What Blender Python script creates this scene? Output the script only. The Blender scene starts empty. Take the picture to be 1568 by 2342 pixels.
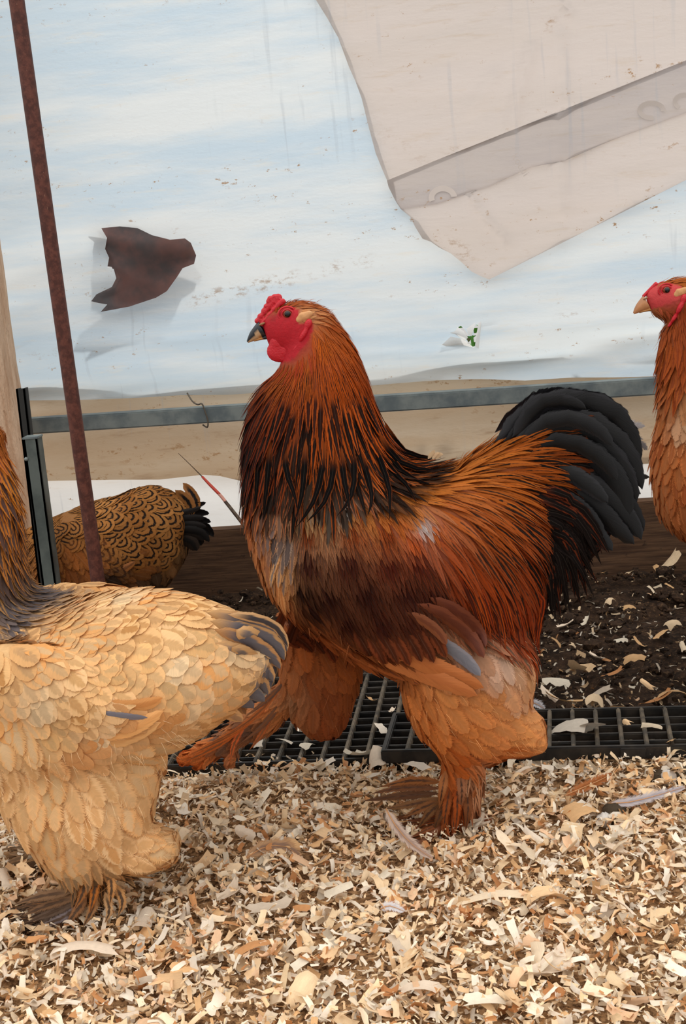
import bpy, bmesh, math, random
import numpy as np
from mathutils import Vector, Matrix
from mathutils.bvhtree import BVHTree
from mathutils.geometry import delaunay_2d_cdt

random.seed(7); rng = np.random.default_rng(7)
SC = bpy.context.scene
COL = SC.collection

# ------------------------------------------------------------------ camera
F = 2800.0; CX, CY = 784.0, 1171.0; CAMH = 0.80
def _nd(px, py):
    v = np.array([(px-CX)/F, -(py-CY)/F, -1.0]); return v/np.linalg.norm(v)
_Y = _nd(1154, 455)
_Z = -_nd(1950, 12700); _Z = _Z-_Y*_Z.dot(_Y); _Z /= np.linalg.norm(_Z)
_X = np.cross(_Y, _Z)
R = np.array([_X, _Y, _Z]); O = np.array([0, 0, CAMH])
cam_d = bpy.data.cameras.new('camera'); cam = bpy.data.objects.new('camera', cam_d); COL.objects.link(cam)
cam_d.sensor_fit = 'VERTICAL'; cam_d.sensor_height = 36.0; cam_d.lens = 36.0*F/2342.0
cam_d.clip_start = 0.02; cam_d.clip_end = 100
M4 = Matrix([list(R[i])+[O[i]] for i in range(3)]+[[0, 0, 0, 1]])
cam.matrix_world = M4
SC.camera = cam

# ------------------------------------------------------------------ light
world = bpy.data.worlds.new('World'); SC.world = world; world.use_nodes = True
wn = world.node_tree.nodes; wl = world.node_tree.links
bg = wn['Background']; bg.inputs[0].default_value = (1.0, 0.98, 0.955, 1)
# overcast sky: luminance rises smoothly from horizon to zenith
_tc = wn.new('ShaderNodeTexCoord'); _sx = wn.new('ShaderNodeSeparateXYZ'); _mr = wn.new('ShaderNodeMapRange')
wl.new(_tc.outputs['Generated'], _sx.inputs[0]); wl.new(_sx.outputs[2], _mr.inputs[0])
_mr.inputs[1].default_value = 0.0; _mr.inputs[2].default_value = 1.0; _mr.inputs[3].default_value = 0.62; _mr.inputs[4].default_value = 2.12
wl.new(_mr.outputs[0], bg.inputs[1])
sun_d = bpy.data.lights.new('sun', 'SUN'); sun = bpy.data.objects.new('sun', sun_d); COL.objects.link(sun)
sun_d.energy = 3.3; sun_d.angle = math.radians(3); sun_d.color = (1.0, 0.95, 0.88)
sun.rotation_euler = Vector((-0.20, -0.75, -0.95)).to_track_quat('-Z', 'Y').to_euler()
SC.view_settings.view_transform = 'Standard'; SC.view_settings.look = 'None'
SC.view_settings.gamma = 1.0; SC.view_settings.exposure = 0.0; SC.view_settings.use_curve_mapping = False
SC.cycles.transparent_max_bounces = 20; SC.cycles.max_bounces = 6; SC.cycles.diffuse_bounces = 3; SC.cycles.glossy_bounces = 2; SC.cycles.caustics_reflective = False; SC.cycles.caustics_refractive = False

# ------------------------------------------------------------------ helpers
def A(px, py, Y):
    r = R @ _nd(px, py); return O+r*(Y/r[1])
def G(px, py, z=0.0):
    r = R @ _nd(px, py); return O+r*((z-CAMH)/r[2])
def proj(p):
    v = (np.asarray(p, float)-O) @ R
    return np.stack([CX-F*v[..., 0]/v[..., 2], CY+F*v[..., 1]/v[..., 2]], -1)
def lin(c):
    c = np.asarray(c, float)/255.0
    return np.where(c <= 0.04045, c/12.92, ((c+0.055)/1.055)**2.4)
def lin4(c): return tuple(lin(c))+(1.0,)
def unit(v): 
    v = np.asarray(v, float); return v/np.maximum(np.linalg.norm(v, axis=-1, keepdims=True), 1e-9)
def vnoise(x, y, seed=0):
    n = np.random.default_rng(seed).random((64, 64))
    xi = np.floor(x).astype(int); yi = np.floor(y).astype(int); fx = x-xi; fy = y-yi
    fx = fx*fx*(3-2*fx); fy = fy*fy*(3-2*fy)
    g = lambda a, b: n[a % 64, b % 64]
    return (g(xi, yi)*(1-fx)+g(xi+1, yi)*fx)*(1-fy)+(g(xi, yi+1)*(1-fx)+g(xi+1, yi+1)*fx)*fy
def inpoly(x, y, poly):
    x = np.asarray(x, float); y = np.asarray(y, float); r = np.zeros(x.shape, bool); n = len(poly)
    for i in range(n):
        x0, y0 = poly[i]; x1, y1 = poly[(i+1) % n]
        c = ((y0 > y) != (y1 > y)) & (x < (x1-x0)*(y-y0)/((y1-y0)+1e-12)+x0)
        r ^= c
    return r
def make_mesh(name, V, Fc, smooth=True):
    me = bpy.data.meshes.new(name)
    V = np.asarray(V, np.float32); Fc = np.asarray(Fc, np.int32)
    if Fc.ndim == 2:
        n, k = Fc.shape
        me.vertices.add(len(V)); me.vertices.foreach_set('co', V.ravel())
        me.loops.add(n*k); me.loops.foreach_set('vertex_index', Fc.ravel())
        me.polygons.add(n); me.polygons.foreach_set('loop_start', np.arange(n, dtype=np.int32)*k)
        me.polygons.foreach_set('use_smooth', np.full(n, smooth))
        me.update(calc_edges=True); me.validate()
    return me
def link(name, me, mat=None, parent=None, label=None, cat=None, group=None, kind=None):
    o = bpy.data.objects.new(name, me); COL.objects.link(o)
    if mat is not None and me is not None and len(me.materials) == 0: me.materials.append(mat)
    if parent is not None: o.parent = parent
    if label: o['label'] = label
    if cat: o['category'] = cat
    if group: o['group'] = group
    if kind: o['kind'] = kind
    return o
def empty(name, loc, label, cat, group=None):
    o = link(name, None, None, None, label, cat, group); o.location = loc; return o
def pchild(o, root):
    """parent world-space geometry to an empty that only has a location"""
    o.parent = root; o.matrix_parent_inverse = Matrix.Translation(root.location).inverted(); return o
def bm_mesh(name, bm, smooth=False):
    me = bpy.data.meshes.new(name); bm.to_mesh(me); bm.free()
    for p in me.polygons: p.use_smooth = smooth
    return me
def box_bm(bm, lo, hi, bevel=0.0, mat=None):
    r = bmesh.ops.create_cube(bm, size=1.0); vs = r['verts']
    for v in vs:
        v.co = Vector([lo[i]+(v.co[i]+0.5)*(hi[i]-lo[i]) for i in range(3)])
    if bevel:
        es = list({e for v in vs for e in v.link_edges})
        bmesh.ops.bevel(bm, geom=es, offset=bevel, segments=2, affect='EDGES')
def tube(points, rad, n=10, name='tube', sub=4):
    """swept round tube through points; rad scalar or list"""
    P = [np.asarray(p, float) for p in points]
    rad = [rad]*len(P) if np.isscalar(rad) else list(rad)
    P2, R2 = crom(P, sub), crom([np.array([r]) for r in rad], sub)
    P2 = np.array(P2); R2 = np.array(R2)[:, 0]
    T = unit(np.gradient(P2, axis=0)); up = np.array([0.13, 0.31, 0.94])
    S = unit(np.cross(T, up)); U = np.cross(S, T)
    a = np.linspace(0, 2*math.pi, n, endpoint=False)
    V = (P2[:, None]+R2[:, None, None]*(S[:, None]*np.cos(a)[None, :, None]+U[:, None]*np.sin(a)[None, :, None])).reshape(-1, 3)
    m = len(P2); fc = []
    for i in range(m-1):
        for j in range(n):
            fc.append((i*n+j, i*n+(j+1) % n, (i+1)*n+(j+1) % n, (i+1)*n+j))
    V = np.vstack([V, P2[0], P2[-1]]); b = m*n
    me = bpy.data.meshes.new(name)
    fc += [(b, (j+1) % n, j) for j in range(n)]+[(b+1, (m-1)*n+j, (m-1)*n+(j+1) % n) for j in range(n)]
    me.from_pydata(V.tolist(), [], fc)
    for p in me.polygons: p.use_smooth = True
    return me
def crom(P, sub=4):
    P = [np.asarray(p, float) for p in P]; out = []
    for i in range(len(P)-1):
        p0 = P[max(i-1, 0)]; p1 = P[i]; p2 = P[i+1]; p3 = P[min(i+2, len(P)-1)]
        for k in range(sub):
            t = k/sub
            out.append(0.5*((2*p1)+(-p0+p2)*t+(2*p0-5*p1+4*p2-p3)*t*t+(-p0+3*p1-3*p2+p3)*t**3))
    out.append(P[-1]); return out

# ------------------------------------------------------------------ node helper
class NT:
    def __init__(s, name):
        s.m = bpy.data.materials.new(name); s.m.use_nodes = True
        s.t = s.m.node_tree; s.t.nodes.clear(); s.out = s.n('ShaderNodeOutputMaterial')
    def n(s, typ, ins=None, **kw):
        nd = s.t.nodes.new(typ)
        for k, v in kw.items(): setattr(nd, k, v)
        for k, v in (ins or {}).items(): s.set(nd, k, v)
        return nd
    def set(s, nd, k, v):
        i = nd.inputs[k]
        if isinstance(v, bpy.types.NodeSocket): s.t.links.new(v, i)
        elif isinstance(v, bpy.types.Node): s.t.links.new(v.outputs[0], i)
        else: i.default_value = v
    def math(s, op, a, b=0.0, c=0.0, clamp=False):
        nd = s.n('ShaderNodeMath', operation=op, use_clamp=clamp)
        s.set(nd, 0, a); s.set(nd, 1, b); s.set(nd, 2, c); return nd.outputs[0]
    def ss(s, x, lo, hi):
        nd = s.n('ShaderNodeMapRange', interpolation_type='SMOOTHSTEP'); s.set(nd, 0, x)
        s.set(nd, 1, lo); s.set(nd, 2, hi); return nd.outputs[0]
    def mix(s, f, a, b, blend='MIX'):
        nd = s.n('ShaderNodeMix', data_type='RGBA', blend_type=blend)
        s.set(nd, 0, f); s.set(nd, 6, a); s.set(nd, 7, b); return nd.outputs[2]
    def noise(s, vec, scale, detail=3, rough=0.55):
        nd = s.n('ShaderNodeTexNoise'); s.set(nd, 'Vector', vec); s.set(nd, 'Scale', scale)
        s.set(nd, 'Detail', detail); s.set(nd, 'Roughness', rough); return nd.outputs[0]
    def mapping(s, vec, scale=(1, 1, 1), rot=(0, 0, 0), loc=(0, 0, 0)):
        nd = s.n('ShaderNodeMapping'); s.set(nd, 0, vec); s.set(nd, 1, loc); s.set(nd, 2, rot); s.set(nd, 3, scale); return nd.outputs[0]
    def comb(s, x, y, z):
        nd = s.n('ShaderNodeCombineXYZ'); s.set(nd, 0, x); s.set(nd, 1, y); s.set(nd, 2, z); return nd.outputs[0]
    def obj(s): return s.n('ShaderNodeNewGeometry').outputs['Position']
    def bump(s, h, strength=0.3, dist=0.002):
        nd = s.n('ShaderNodeBump'); s.set(nd, 'Height', h); s.set(nd, 'Strength', strength); s.set(nd, 'Distance', dist); return nd.outputs[0]
    def pbsdf(s, **kw):
        nd = s.n('ShaderNodeBsdfPrincipled')
        for k, v in kw.items(): s.set(nd, k.replace('_', ' '), v)
        return nd
    def done(s, sh):
        s.t.links.new(sh.outputs[0] if isinstance(sh, bpy.types.Node) else sh, s.out.inputs[0]); return s.m

def mat_plain(name, rgb, rough=0.6, metal=0.0, spec=0.4, nz=0.0, nscale=40, bump=0.0, rgb2=None, sss=0.0):
    t = NT(name); p = t.obj(); c = lin4(rgb)
    n1 = t.noise(p, nscale, 5, 0.6)
    if rgb2 is not None: col = t.mix(t.ss(n1, 0.38, 0.62), c, lin4(rgb2))
    elif nz: col = t.mix(n1, tuple(np.array(c[:3])*(1-nz))+(1,), tuple(np.minimum(np.array(c[:3])*(1+nz), 1))+(1,))
    else: col = c
    kw = dict(Base_Color=col, Roughness=rough, Metallic=metal, Specular_IOR_Level=spec)
    b = t.pbsdf(**kw)
    if bump: t.set(b, 'Normal', t.bump(n1, bump, 0.002))
    if sss: t.set(b, 'Subsurface Weight', sss); t.set(b, 'Subsurface Radius', (0.004, 0.001, 0.0008)); t.set(b, 'Subsurface Scale', 1.0)
    return t.done(b)

# ---- feather materials: attributes 'edge' (rgb, a=fray) and 'mid' (rgb, a=stripe half width)
def mat_feather(name, rough=0.55, spec=0.25, ring=False, barb=0.40, sheen=0.0, trans=0.22, shaftk=0.03):
    t = NT(name)
    uv = t.n('ShaderNodeUVMap', uv_map='UVMap').outputs[0]
    sp = t.n('ShaderNodeSeparateXYZ', {0: uv}); S = sp.outputs[0]; T = t.math('MULTIPLY_ADD', sp.outputs[1], 2.0, -1.0)
    aT = t.math('ABSOLUTE', T)
    e = t.n('ShaderNodeAttribute', attribute_name='edge'); m = t.n('ShaderNodeAttribute', attribute_name='mid')
    rn = t.n('ShaderNodeAttribute', attribute_name='rnd').outputs['Fac']
    bc = t.math('MULTIPLY_ADD', aT, -0.22, S)                      # barbs slant towards the tip
    vec = t.comb(t.math('MULTIPLY', bc, 46.0), t.math('MULTIPLY', T, 1.6), t.math('MULTIPLY', rn, 91.0))
    bn = t.noise(vec, 1.0, 3, 0.6)
    vec2 = t.comb(t.math('MULTIPLY', bc, 14.0), t.math('MULTIPLY', T, 1.1), t.math('MULTIPLY', rn, 57.0))
    bn2 = t.noise(vec2, 1.0, 2, 0.5)
    if ring:
        s2 = t.math('MAXIMUM', t.math('MULTIPLY_ADD', S, 2.2, -1.2), 0.0)
        rr = t.math('SQRT', t.math('ADD', t.math('MULTIPLY', aT, aT), t.math('MULTIPLY', s2, s2)))
        rr = t.math('ADD', rr, t.math('MULTIPLY_ADD', bn2, 0.2, -0.1))
        k1 = t.math('MULTIPLY', t.ss(rr, 0.54, 0.62), t.math('SUBTRACT', 1.0, t.ss(rr, 0.72, 0.80)))
        k2 = t.math('MULTIPLY', t.ss(rr, 0.10, 0.18), t.math('SUBTRACT', 1.0, t.ss(rr, 0.26, 0.34)))
        k = t.math('MAXIMUM', k1, k2)
        k = t.math('MULTIPLY', k, t.math('GREATER_THAN', m.outputs['Alpha'], 0.05))
    else:
        wv = t.math('MULTIPLY_ADD', bn2, 0.5, t.math('ADD', aT, -0.25))
        k = t.math('SUBTRACT', 1.0, t.ss(wv, t.math('SUBTRACT', m.outputs['Alpha'], 0.12), t.math('ADD', m.outputs['Alpha'], 0.12)))
        k = t.math('MULTIPLY', k, t.ss(S, 0.05, 0.35))
    col = t.mix(k, e.outputs['Color'], m.outputs['Color'])
    var = t.math('MULTIPLY_ADD', t.math('MULTIPLY_ADD', bn, 0.6, t.math('MULTIPLY', bn2, 0.4)), barb*2, 1.0-barb)
    var = t.math('MULTIPLY', var, t.math('MULTIPLY_ADD', rn, 0.26, 0.87))
    shaft = t.math('SUBTRACT', 1.0, t.ss(aT, 0.02, 0.07))
    col = t.mix(1.0, col, t.n('ShaderNodeCombineColor', {0: var, 1: var, 2: var}).outputs[0], 'MULTIPLY')
    col = t.mix(t.math('MULTIPLY', shaft, shaftk), col, (0.8, 0.65, 0.5, 1))
    d = t.pbsdf(Base_Color=col, Roughness=rough, Specular_IOR_Level=spec, Sheen_Weight=sheen, Sheen_Roughness=0.5)
    t.set(d, 'Sheen Tint', (1.0, 0.85, 0.7, 1))
    t.set(d, 'Normal', t.bump(bn, 0.22, 0.001))
    fr = e.outputs['Alpha']
    lim = t.math('SUBTRACT', 1.0, t.math('MULTIPLY', fr, t.math('MULTIPLY_ADD', bn, 1.7, -0.45)))
    tipx = t.math('MULTIPLY', t.ss(S, 0.55, 1.0), t.math('MULTIPLY', fr, 0.35))
    ed = t.ss(t.math('ADD', aT, t.math('MULTIPLY', tipx, bn)), t.math('SUBTRACT', lim, t.math('MULTIPLY', fr, 0.4)), t.math('ADD', lim, 0.01))
    tlf = t.n('ShaderNodeBsdfTranslucent', {'Color': col}); m0 = t.n('ShaderNodeMixShader'); t.set(m0, 0, trans); t.set(m0, 1, d); t.set(m0, 2, tlf); d = m0
    tr = t.n('ShaderNodeBsdfTransparent')
    mx = t.n('ShaderNodeMixShader'); t.set(mx, 0, ed); t.set(mx, 1, d); t.set(mx, 2, tr)
    return t.done(mx)
def mat_vcol(name, rough=0.6, spec=0.3, attr='col', nz=0.2, scale=60, bump=0.2, sss=0.0):
    t = NT(name); a = t.n('ShaderNodeAttribute', attribute_name=attr).outputs['Color']
    n1 = t.noise(t.obj(), scale, 4, 0.6)
    v = t.math('MULTIPLY_ADD', n1, 2*nz, 1-nz)
    col = t.mix(1.0, a, t.n('ShaderNodeCombineColor', {0: v, 1: v, 2: v}).outputs[0], 'MULTIPLY')
    b = t.pbsdf(Base_Color=col, Roughness=rough, Specular_IOR_Level=spec)
    if bump: t.set(b, 'Normal', t.bump(n1, bump, 0.002))
    if sss: t.set(b, 'Subsurface Weight', sss); t.set(b, 'Subsurface Radius', (0.004, 0.001, 0.0008)); t.set(b, 'Subsurface Scale', 1.0)
    return t.done(b)

M_FEATH = mat_feather('feather_soft', 0.75, 0.06, barb=0.24)
M_GLOSS = mat_feather('feather_gloss', 0.45, 0.24, barb=0.3, trans=0.06, shaftk=0.0)
M_RING = mat_feather('feather_pencilled', 0.7, 0.08, ring=True)
M_BODY = mat_vcol('bird_skin', 0.6, 0.25, nz=0.25, scale=220, bump=0.5)
M_DOWN = mat_vcol('down_strand', 0.7, 0.15, nz=0.1, scale=30, bump=0)
M_COMB = mat_plain('red_comb_skin', (196, 22, 38), 0.42, spec=0.45, nz=0.25, nscale=420, bump=0.7, sss=0.15)
M_LOBE = mat_plain('tan_earlobe', (205, 150, 100), 0.7, nz=0.2, nscale=300, bump=0.4)
M_BEAK = mat_vcol('beak_horn', 0.35, 0.5, nz=0.12, scale=250, bump=0.1)
M_EYE = mat_plain('eye_iris', (124, 52, 28), 0.3, spec=0.4)
M_PUPIL = mat_plain('eye_pupil', (8, 6, 6), 0.12, spec=0.5)
M_CLAW = mat_plain('claw_horn', (150, 110, 75), 0.5)

# ================================================================== SETTING
WY = 2.66
# ---- floor: dark soil, finely displaced
def build_floor():
    nx, ny = 300, 170
    xs = np.linspace(-2.8, 2.4, nx); ys = np.linspace(0.2, 3.6, ny); X, Y = np.meshgrid(xs, ys, indexing='ij')
    Zf = (vnoise(X*9, Y*9, 1)-.5)*0.018+(vnoise(X*30, Y*30, 2)-.5)*0.012+(vnoise(X*70, Y*70, 3)-.5)*0.006-0.012
    back = np.clip((Y-1.75)/0.15, 0, 1); Zf = np.where(Y > 2.72, -0.03, Zf*(0.55+0.7*back)-0.006)
    V = np.stack([X, Y, Zf], -1).reshape(-1, 3)
    i, j = np.meshgrid(np.arange(nx-1), np.arange(ny-1), indexing='ij'); a = (i*ny+j).ravel()
    Fq = np.stack([a, a+ny, a+ny+1, a+1], 1)
    t = NT('dark_soil'); p = t.obj()
    n1 = t.noise(p, 34, 6, 0.7); n2 = t.noise(p, 160, 5, 0.7)
    c = t.mix(t.ss(n1, .35, .7), lin4((34, 25, 19)), lin4((68, 50, 37)))
    c = t.mix(t.ss(n2, .52, .68), c, lin4((98, 74, 52)))
    b = t.pbsdf(Base_Color=c, Roughness=0.92, Specular_IOR_Level=0.15); t.set(b, 'Normal', t.bump(n2, 0.8, 0.006))
    link('floor', make_mesh('floor', V, Fq), t.done(b), kind='structure')
build_floor()

# ---- plastic tarp wall
HOLE = [(228,522),(270,518),(310,522),(345,538),(390,548),(425,545),(440,555),(455,583),(450,602),(424,612),(412,630),(385,665),(360,680),(300,700),(235,712),(250,695),(230,692),(212,688),(225,672),(262,655),(272,635),(262,615),(245,612),(245,590),(233,570),(238,545)]
TEAR = [(1046,748),(1054,744),(1066,756),(1073,768),(1084,764),(1082,748),(1089,741),(1094,742),(1089,765),(1086,790),(1076,792),(1068,776),(1058,764)]
HEM = [(-600,975),(-300,950),(0,925),(60,921),(180,917),(300,911),(410,906),(520,907),(640,897),(780,890),(900,879),(1000,872),(1100,868),(1200,868),(1300,860),(1400,858),(1480,856),(1568,852),(2200,815)]
def wall_pt(px, py, Y=WY): 
    p = A(px, py, Y); return p[0], p[2]
hx, hz = zip(*[wall_pt(a, b) for a, b in HEM])
hole2 = [wall_pt(*q) for q in HOLE]; tear2 = [wall_pt(*q) for q in TEAR]
def wrinkle(x, z):
    px = proj(np.stack([x, np.full_like(x, WY), z], -1)); q = (px[..., 1]-200)/700.0
    amt = np.clip(q, 0.25, 1.25)*np.where(q > .5, 1+np.clip((q-.5)*2, 0, .9), 1)
    u = z-0.10*x
    w = (vnoise(x*1.6+3, u*9, 11)-.5)*0.036*amt+(vnoise(x*2.6, u*22, 12)-.5)*0.026*amt+(vnoise(x*7, u*45, 13)-.5)*0.006
    # sagging pulls beside the hole
    for (cx, cy, r, a, fz) in ((330,610,150,0.020,30.),(1070,770,70,0.010,60.),(80,700,160,0.03,18.),(1300,760,220,0.008,40.)):
        d2 = ((px[..., 0]-cx)/(r*1.6))**2+((px[..., 1]-cy)/r)**2
        w = w+a*np.exp(-d2)*np.sin(fz*(z-0.22*x))
    for sx_ in (662, 1285): w = w+.0035*np.exp(-((px[..., 0]-sx_)/9)**2)*np.sin(px[..., 1]/7+3*vnoise(px[..., 1]/30, px[..., 0]*0, 15))
    # horizontal pleats near the hem
    hm = np.interp(x, hx, hz); k = np.exp(-((z-hm-0.06)/0.07)**2)
    w = w+k*0.008*np.sin((z-hm)*95+vnoise(x*2, z*3, 14)*5)
    return w
def sheet(name, outline, Y, holes=(), res=0.011, wr=wrinkle, mat=None, kind=None, dens=None, **kw):
    ox = np.array(outline); lo = ox.min(0); hi = ox.max(0)
    gx, gz = np.meshgrid(np.arange(lo[0], hi[0], res*1.3), np.arange(lo[1], hi[1], res), indexing='ij')
    gx = gx+(rng.random(gx.shape)-.5)*res*.3; gx = gx.ravel(); gz = gz.ravel()
    k = inpoly(gx, gz, outline)
    for h in holes: k &= ~inpoly(gx, gz, h)
    pts = [Vector((a, b)) for a, b in zip(gx[k], gz[k])]; edges = []
    for poly in [outline]+list(holes):
        b = len(pts); m = len(poly); pts += [Vector(q) for q in poly]; edges += [(b+i, b+(i+1) % m) for i in range(m)]
    vv, ee, ff, *_ = delaunay_2d_cdt(pts, edges, [], 0, 1e-6)
    vv = np.array([(v[0], v[1]) for v in vv]); ff = np.array([f for f in ff if len(f) == 3])
    c = vv[ff].mean(1); k = inpoly(c[:, 0], c[:, 1], outline)
    for h in holes: k &= ~inpoly(c[:, 0], c[:, 1], h)
    ff = ff[k]
    V = np.stack([vv[:, 0], Y-wr(vv[:, 0], vv[:, 1]), vv[:, 1]], 1)
    return link(name, make_mesh(name, V, ff), mat, kind=kind, **kw)
def mat_plastic(name, c1, c2, dirt, stain=0.5, trans=0.35, speck=0.62, streak=None):
    t = NT(name); p = t.obj()
    pw = t.mapping(p, (1.2, 1, 9.0), (0, math.radians(-6), 0))
    n1 = t.noise(pw, 1.3, 5, 0.6); c = t.mix(t.ss(n1, .35, .65), lin4(c1), lin4(c2))
    pf = t.mapping(p, (5, 1, 34), (0, math.radians(-7), 0))
    n2 = t.noise(pf, 1.6, 6, 0.65); n3 = t.noise(p, 2.2, 3, 0.5)
    c = t.mix(t.math('MULTIPLY', t.ss(n2, .55, .78), stain), c, lin4(dirt))
    n5 = t.noise(t.mapping(p, (60, 1, 4)), 1.0, 3, 0.5)              # faint drip lines
    c = t.mix(t.math('MULTIPLY', t.ss(n5, .60, .72), t.math('MULTIPLY', t.ss(n3, .45, .6), 0.22)), c, lin4((150, 160, 172)))
    n4 = t.noise(t.mapping(p, (40, 1, 75)), 1.0, 5, 0.75)
    msk = t.ss(t.noise(t.mapping(p, (2.2, 1, 8), (0, math.radians(-8), 0)), 1.4, 2, .5), .5, .64)
    c = t.mix(t.math('MULTIPLY', t.ss(n4, speck, speck+.06), t.math('MULTIPLY_ADD', msk, .85, .1)), c, lin4((164, 130, 94)))
    if streak:
        sx = t.n('ShaderNodeSeparateXYZ', {0: p})
        for (xa, za, xb, zb, wd, amt) in streak:
            k = (zb-za)/(xb-xa); dz = t.math('SUBTRACT', sx.outputs[2], t.math('MULTIPLY_ADD', sx.outputs[0], k, za-k*xa))
            near = t.math('SUBTRACT', 1.0, t.ss(t.math('ABSOLUTE', dz), wd*.3, wd))
            rgx = t.math('MULTIPLY', t.ss(sx.outputs[0], xa, xa+.04), t.math('SUBTRACT', 1.0, t.ss(sx.outputs[0], xb-.04, xb)))
            nn = t.noise(t.mapping(p, (45, 1, 90)), 1.0, 5, .75)
            c = t.mix(t.math('MULTIPLY', t.math('MULTIPLY', near, rgx), t.math('MULTIPLY', t.ss(nn, .48, .66), amt*.75)), c, lin4((150, 114, 76)))
    hgt = t.noise(t.mapping(p, (30, 1, 90)), 1.0, 4, .6)
    nr = t.bump(hgt, 0.25, 0.004)
    d = t.pbsdf(Base_Color=c, Roughness=0.38, Specular_IOR_Level=0.35); t.set(d, 'Normal', nr)
    tl = t.n('ShaderNodeBsdfTranslucent', {'Color': c})
    mx = t.n('ShaderNodeMixShader'); t.set(mx, 0, trans); t.set(mx, 1, d); t.set(mx, 2, tl)
    return t.done(mx)
M_TARP = mat_plastic('tarp_blue_white', (196, 214, 227), (222, 228, 230), (226, 220, 208), 0.55, 0.35, streak=[(*wall_pt(420,692), *wall_pt(700,628), .022, .9), (*wall_pt(690,630), *wall_pt(870,590), .02, .6), (*wall_pt(60,815), *wall_pt(200,795), .016, .6), (*wall_pt(1255,724), *wall_pt(1340,714), .008, .8)])
M_BEIGE = mat_plastic('tarp_beige', (207, 197, 191), (203, 193, 186), (188, 166, 138), 0.5, 0.4, 0.61, streak=[(*wall_pt(985,548), *wall_pt(1100,590), .03, .8), (*wall_pt(820,260), *wall_pt(1000,395), .03, .3), (*wall_pt(1000,345), *wall_pt(1120,345), .012, .7), (*wall_pt(1215,65), *wall_pt(1285,55), .02, .9)])
M_BEIGE2 = mat_plastic('tarp_beige_double', (178, 170, 168), (188, 179, 174), (170, 152, 128), 0.4, 0.4, 0.62)  # beige with the diagonal shadow mixed into its colour
M_SKIRT = mat_plastic('tarp_skirt', (190, 166, 138), (200, 182, 158), (150, 118, 88), 0.6, 0.25, 0.56)
M_WHITE = mat_plastic('tarp_white', (232, 232, 230), (240, 240, 238), (222, 212, 196), 0.4, 0.4, 0.66)
out = [(-2.8, 2.3), (2.4, 2.3)]+[(a, b) for a, b in zip(hx, hz)][::-1]
out[0] = (hx[0], 2.75); out[1] = (hx[-1], 2.75)
PATCH_CUT = [(745,-30),(770,30),(800,95),(822,160),(836,200),(850,240),(868,310),(884,360),(900,400),(912,428),(930,455),(962,482),(978,515),(990,535),(1028,560),(1052,576),(1078,598),(1102,612),(1120,618),(1340,506),(1568,388),(2060,150),(2060,-30)]
cut2 = [wall_pt(*q) for q in PATCH_CUT]
sheet('wall_back', out, WY, [hole2, tear2, cut2], 0.0115, mat=M_TARP, kind='structure')
# skirt below, behind the rail
SK = [(-600,1140),(0,1108),(95,1104),(130,1103),(250,1101),(360,1100),(420,1093),(462,1088),(500,1091),(548,1102),(700,1095),(1000,1085),(1250,1078),(1440,1068),(1568,1060),(2200,1020)]
sk2 = [wall_pt(a, b, WY+.02) for a, b in SK]
def wr_skirt(x, z):
    hm = np.interp(x, *zip(*sk2)); k = np.clip((z-hm)/0.15, 0, 1)
    return (vnoise(x*3, z*9, 21)-.5)*0.02+np.sin(k*math.pi)*0.02+(vnoise(x*9, z*30, 22)-.5)*.006
up = [wall_pt(a, b-60, WY+.02) for a, b in HEM][::-1]
sheet('wall_back_skirt', sk2+up, WY+.038, mat=M_SKIRT, kind='structure', wr=wr_skirt, res=0.012)
wl_ = [wall_pt(a, b, WY+.08) for a, b in ((-600,1100),(2200,960),(2200,1300),(-600,1420))]
def wr_low(x, z): return (vnoise(x*2.2, z*7, 31)-.5)*0.03+(vnoise(x*8, z*20, 32)-.5)*.006
sheet('wall_back_lower', [wl_[0], wl_[1], (wl_[2][0], -0.02), (wl_[3][0], -0.02)], WY+.075, mat=M_WHITE, kind='structure', wr=wr_low, res=0.014)

# ---- beige patch of the second layer hanging over the tarp
PATCH = [(690,-60),(722,0),(748,42),(772,85),(798,155),(812,185),(826,225),(842,290),(858,350),(872,385),(884,412),(888,428),(903,458),(918,480),(937,495),(950,520),(966,546),(985,553),(1003,566),(1030,580),(1052,598),(1078,622),(1098,632),(1118,640),(1340,528),(1568,412),(2100,160),(2100,-60)]
pa2 = [wall_pt(a, b, WY-.02) for a, b in PATCH]
def wr_patch(x, z):
    px = proj(np.stack([x, np.full_like(x, WY), z], -1)); w = wrinkle(x, z)*0.8
    def ridge(pts, wd, h):
        r = np.zeros_like(x)
        for (x0, y0), (x1, y1) in zip(pts[:-1], pts[1:]):
            dx, dy = x1-x0, y1-y0; tt = np.clip(((px[..., 0]-x0)*dx+(px[..., 1]-y0)*dy)/(dx*dx+dy*dy), 0, 1)
            d = np.hypot(px[..., 0]-x0-tt*dx, px[..., 1]-y0-tt*dy); r = np.maximum(r, np.exp(-(d/wd)**2))
        return r*h
    w = w+ridge([(1215,110),(1185,220),(1170,290)], 13, .012)+ridge([(1275,90),(1285,200),(1278,350),(1280,480)], 16, .010)
    w = w+ridge([(1070,440),(1100,490),(1160,555)], 9, .010)+ridge([(1275,0),(1305,40)], 6, .01)+ridge([(1130,180),(1080,250)], 16, .008)
    return w+0.012
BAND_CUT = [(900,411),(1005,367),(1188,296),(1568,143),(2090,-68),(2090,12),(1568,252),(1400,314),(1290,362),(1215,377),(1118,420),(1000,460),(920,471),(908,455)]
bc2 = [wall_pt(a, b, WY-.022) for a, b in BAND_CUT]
sheet('plastic_patch', pa2, WY-.004, [bc2], mat=M_BEIGE, wr=wr_patch, res=0.009, label='beige stained plastic sheet hanging over the pale blue tarp', cat='plastic sheet')
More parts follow.
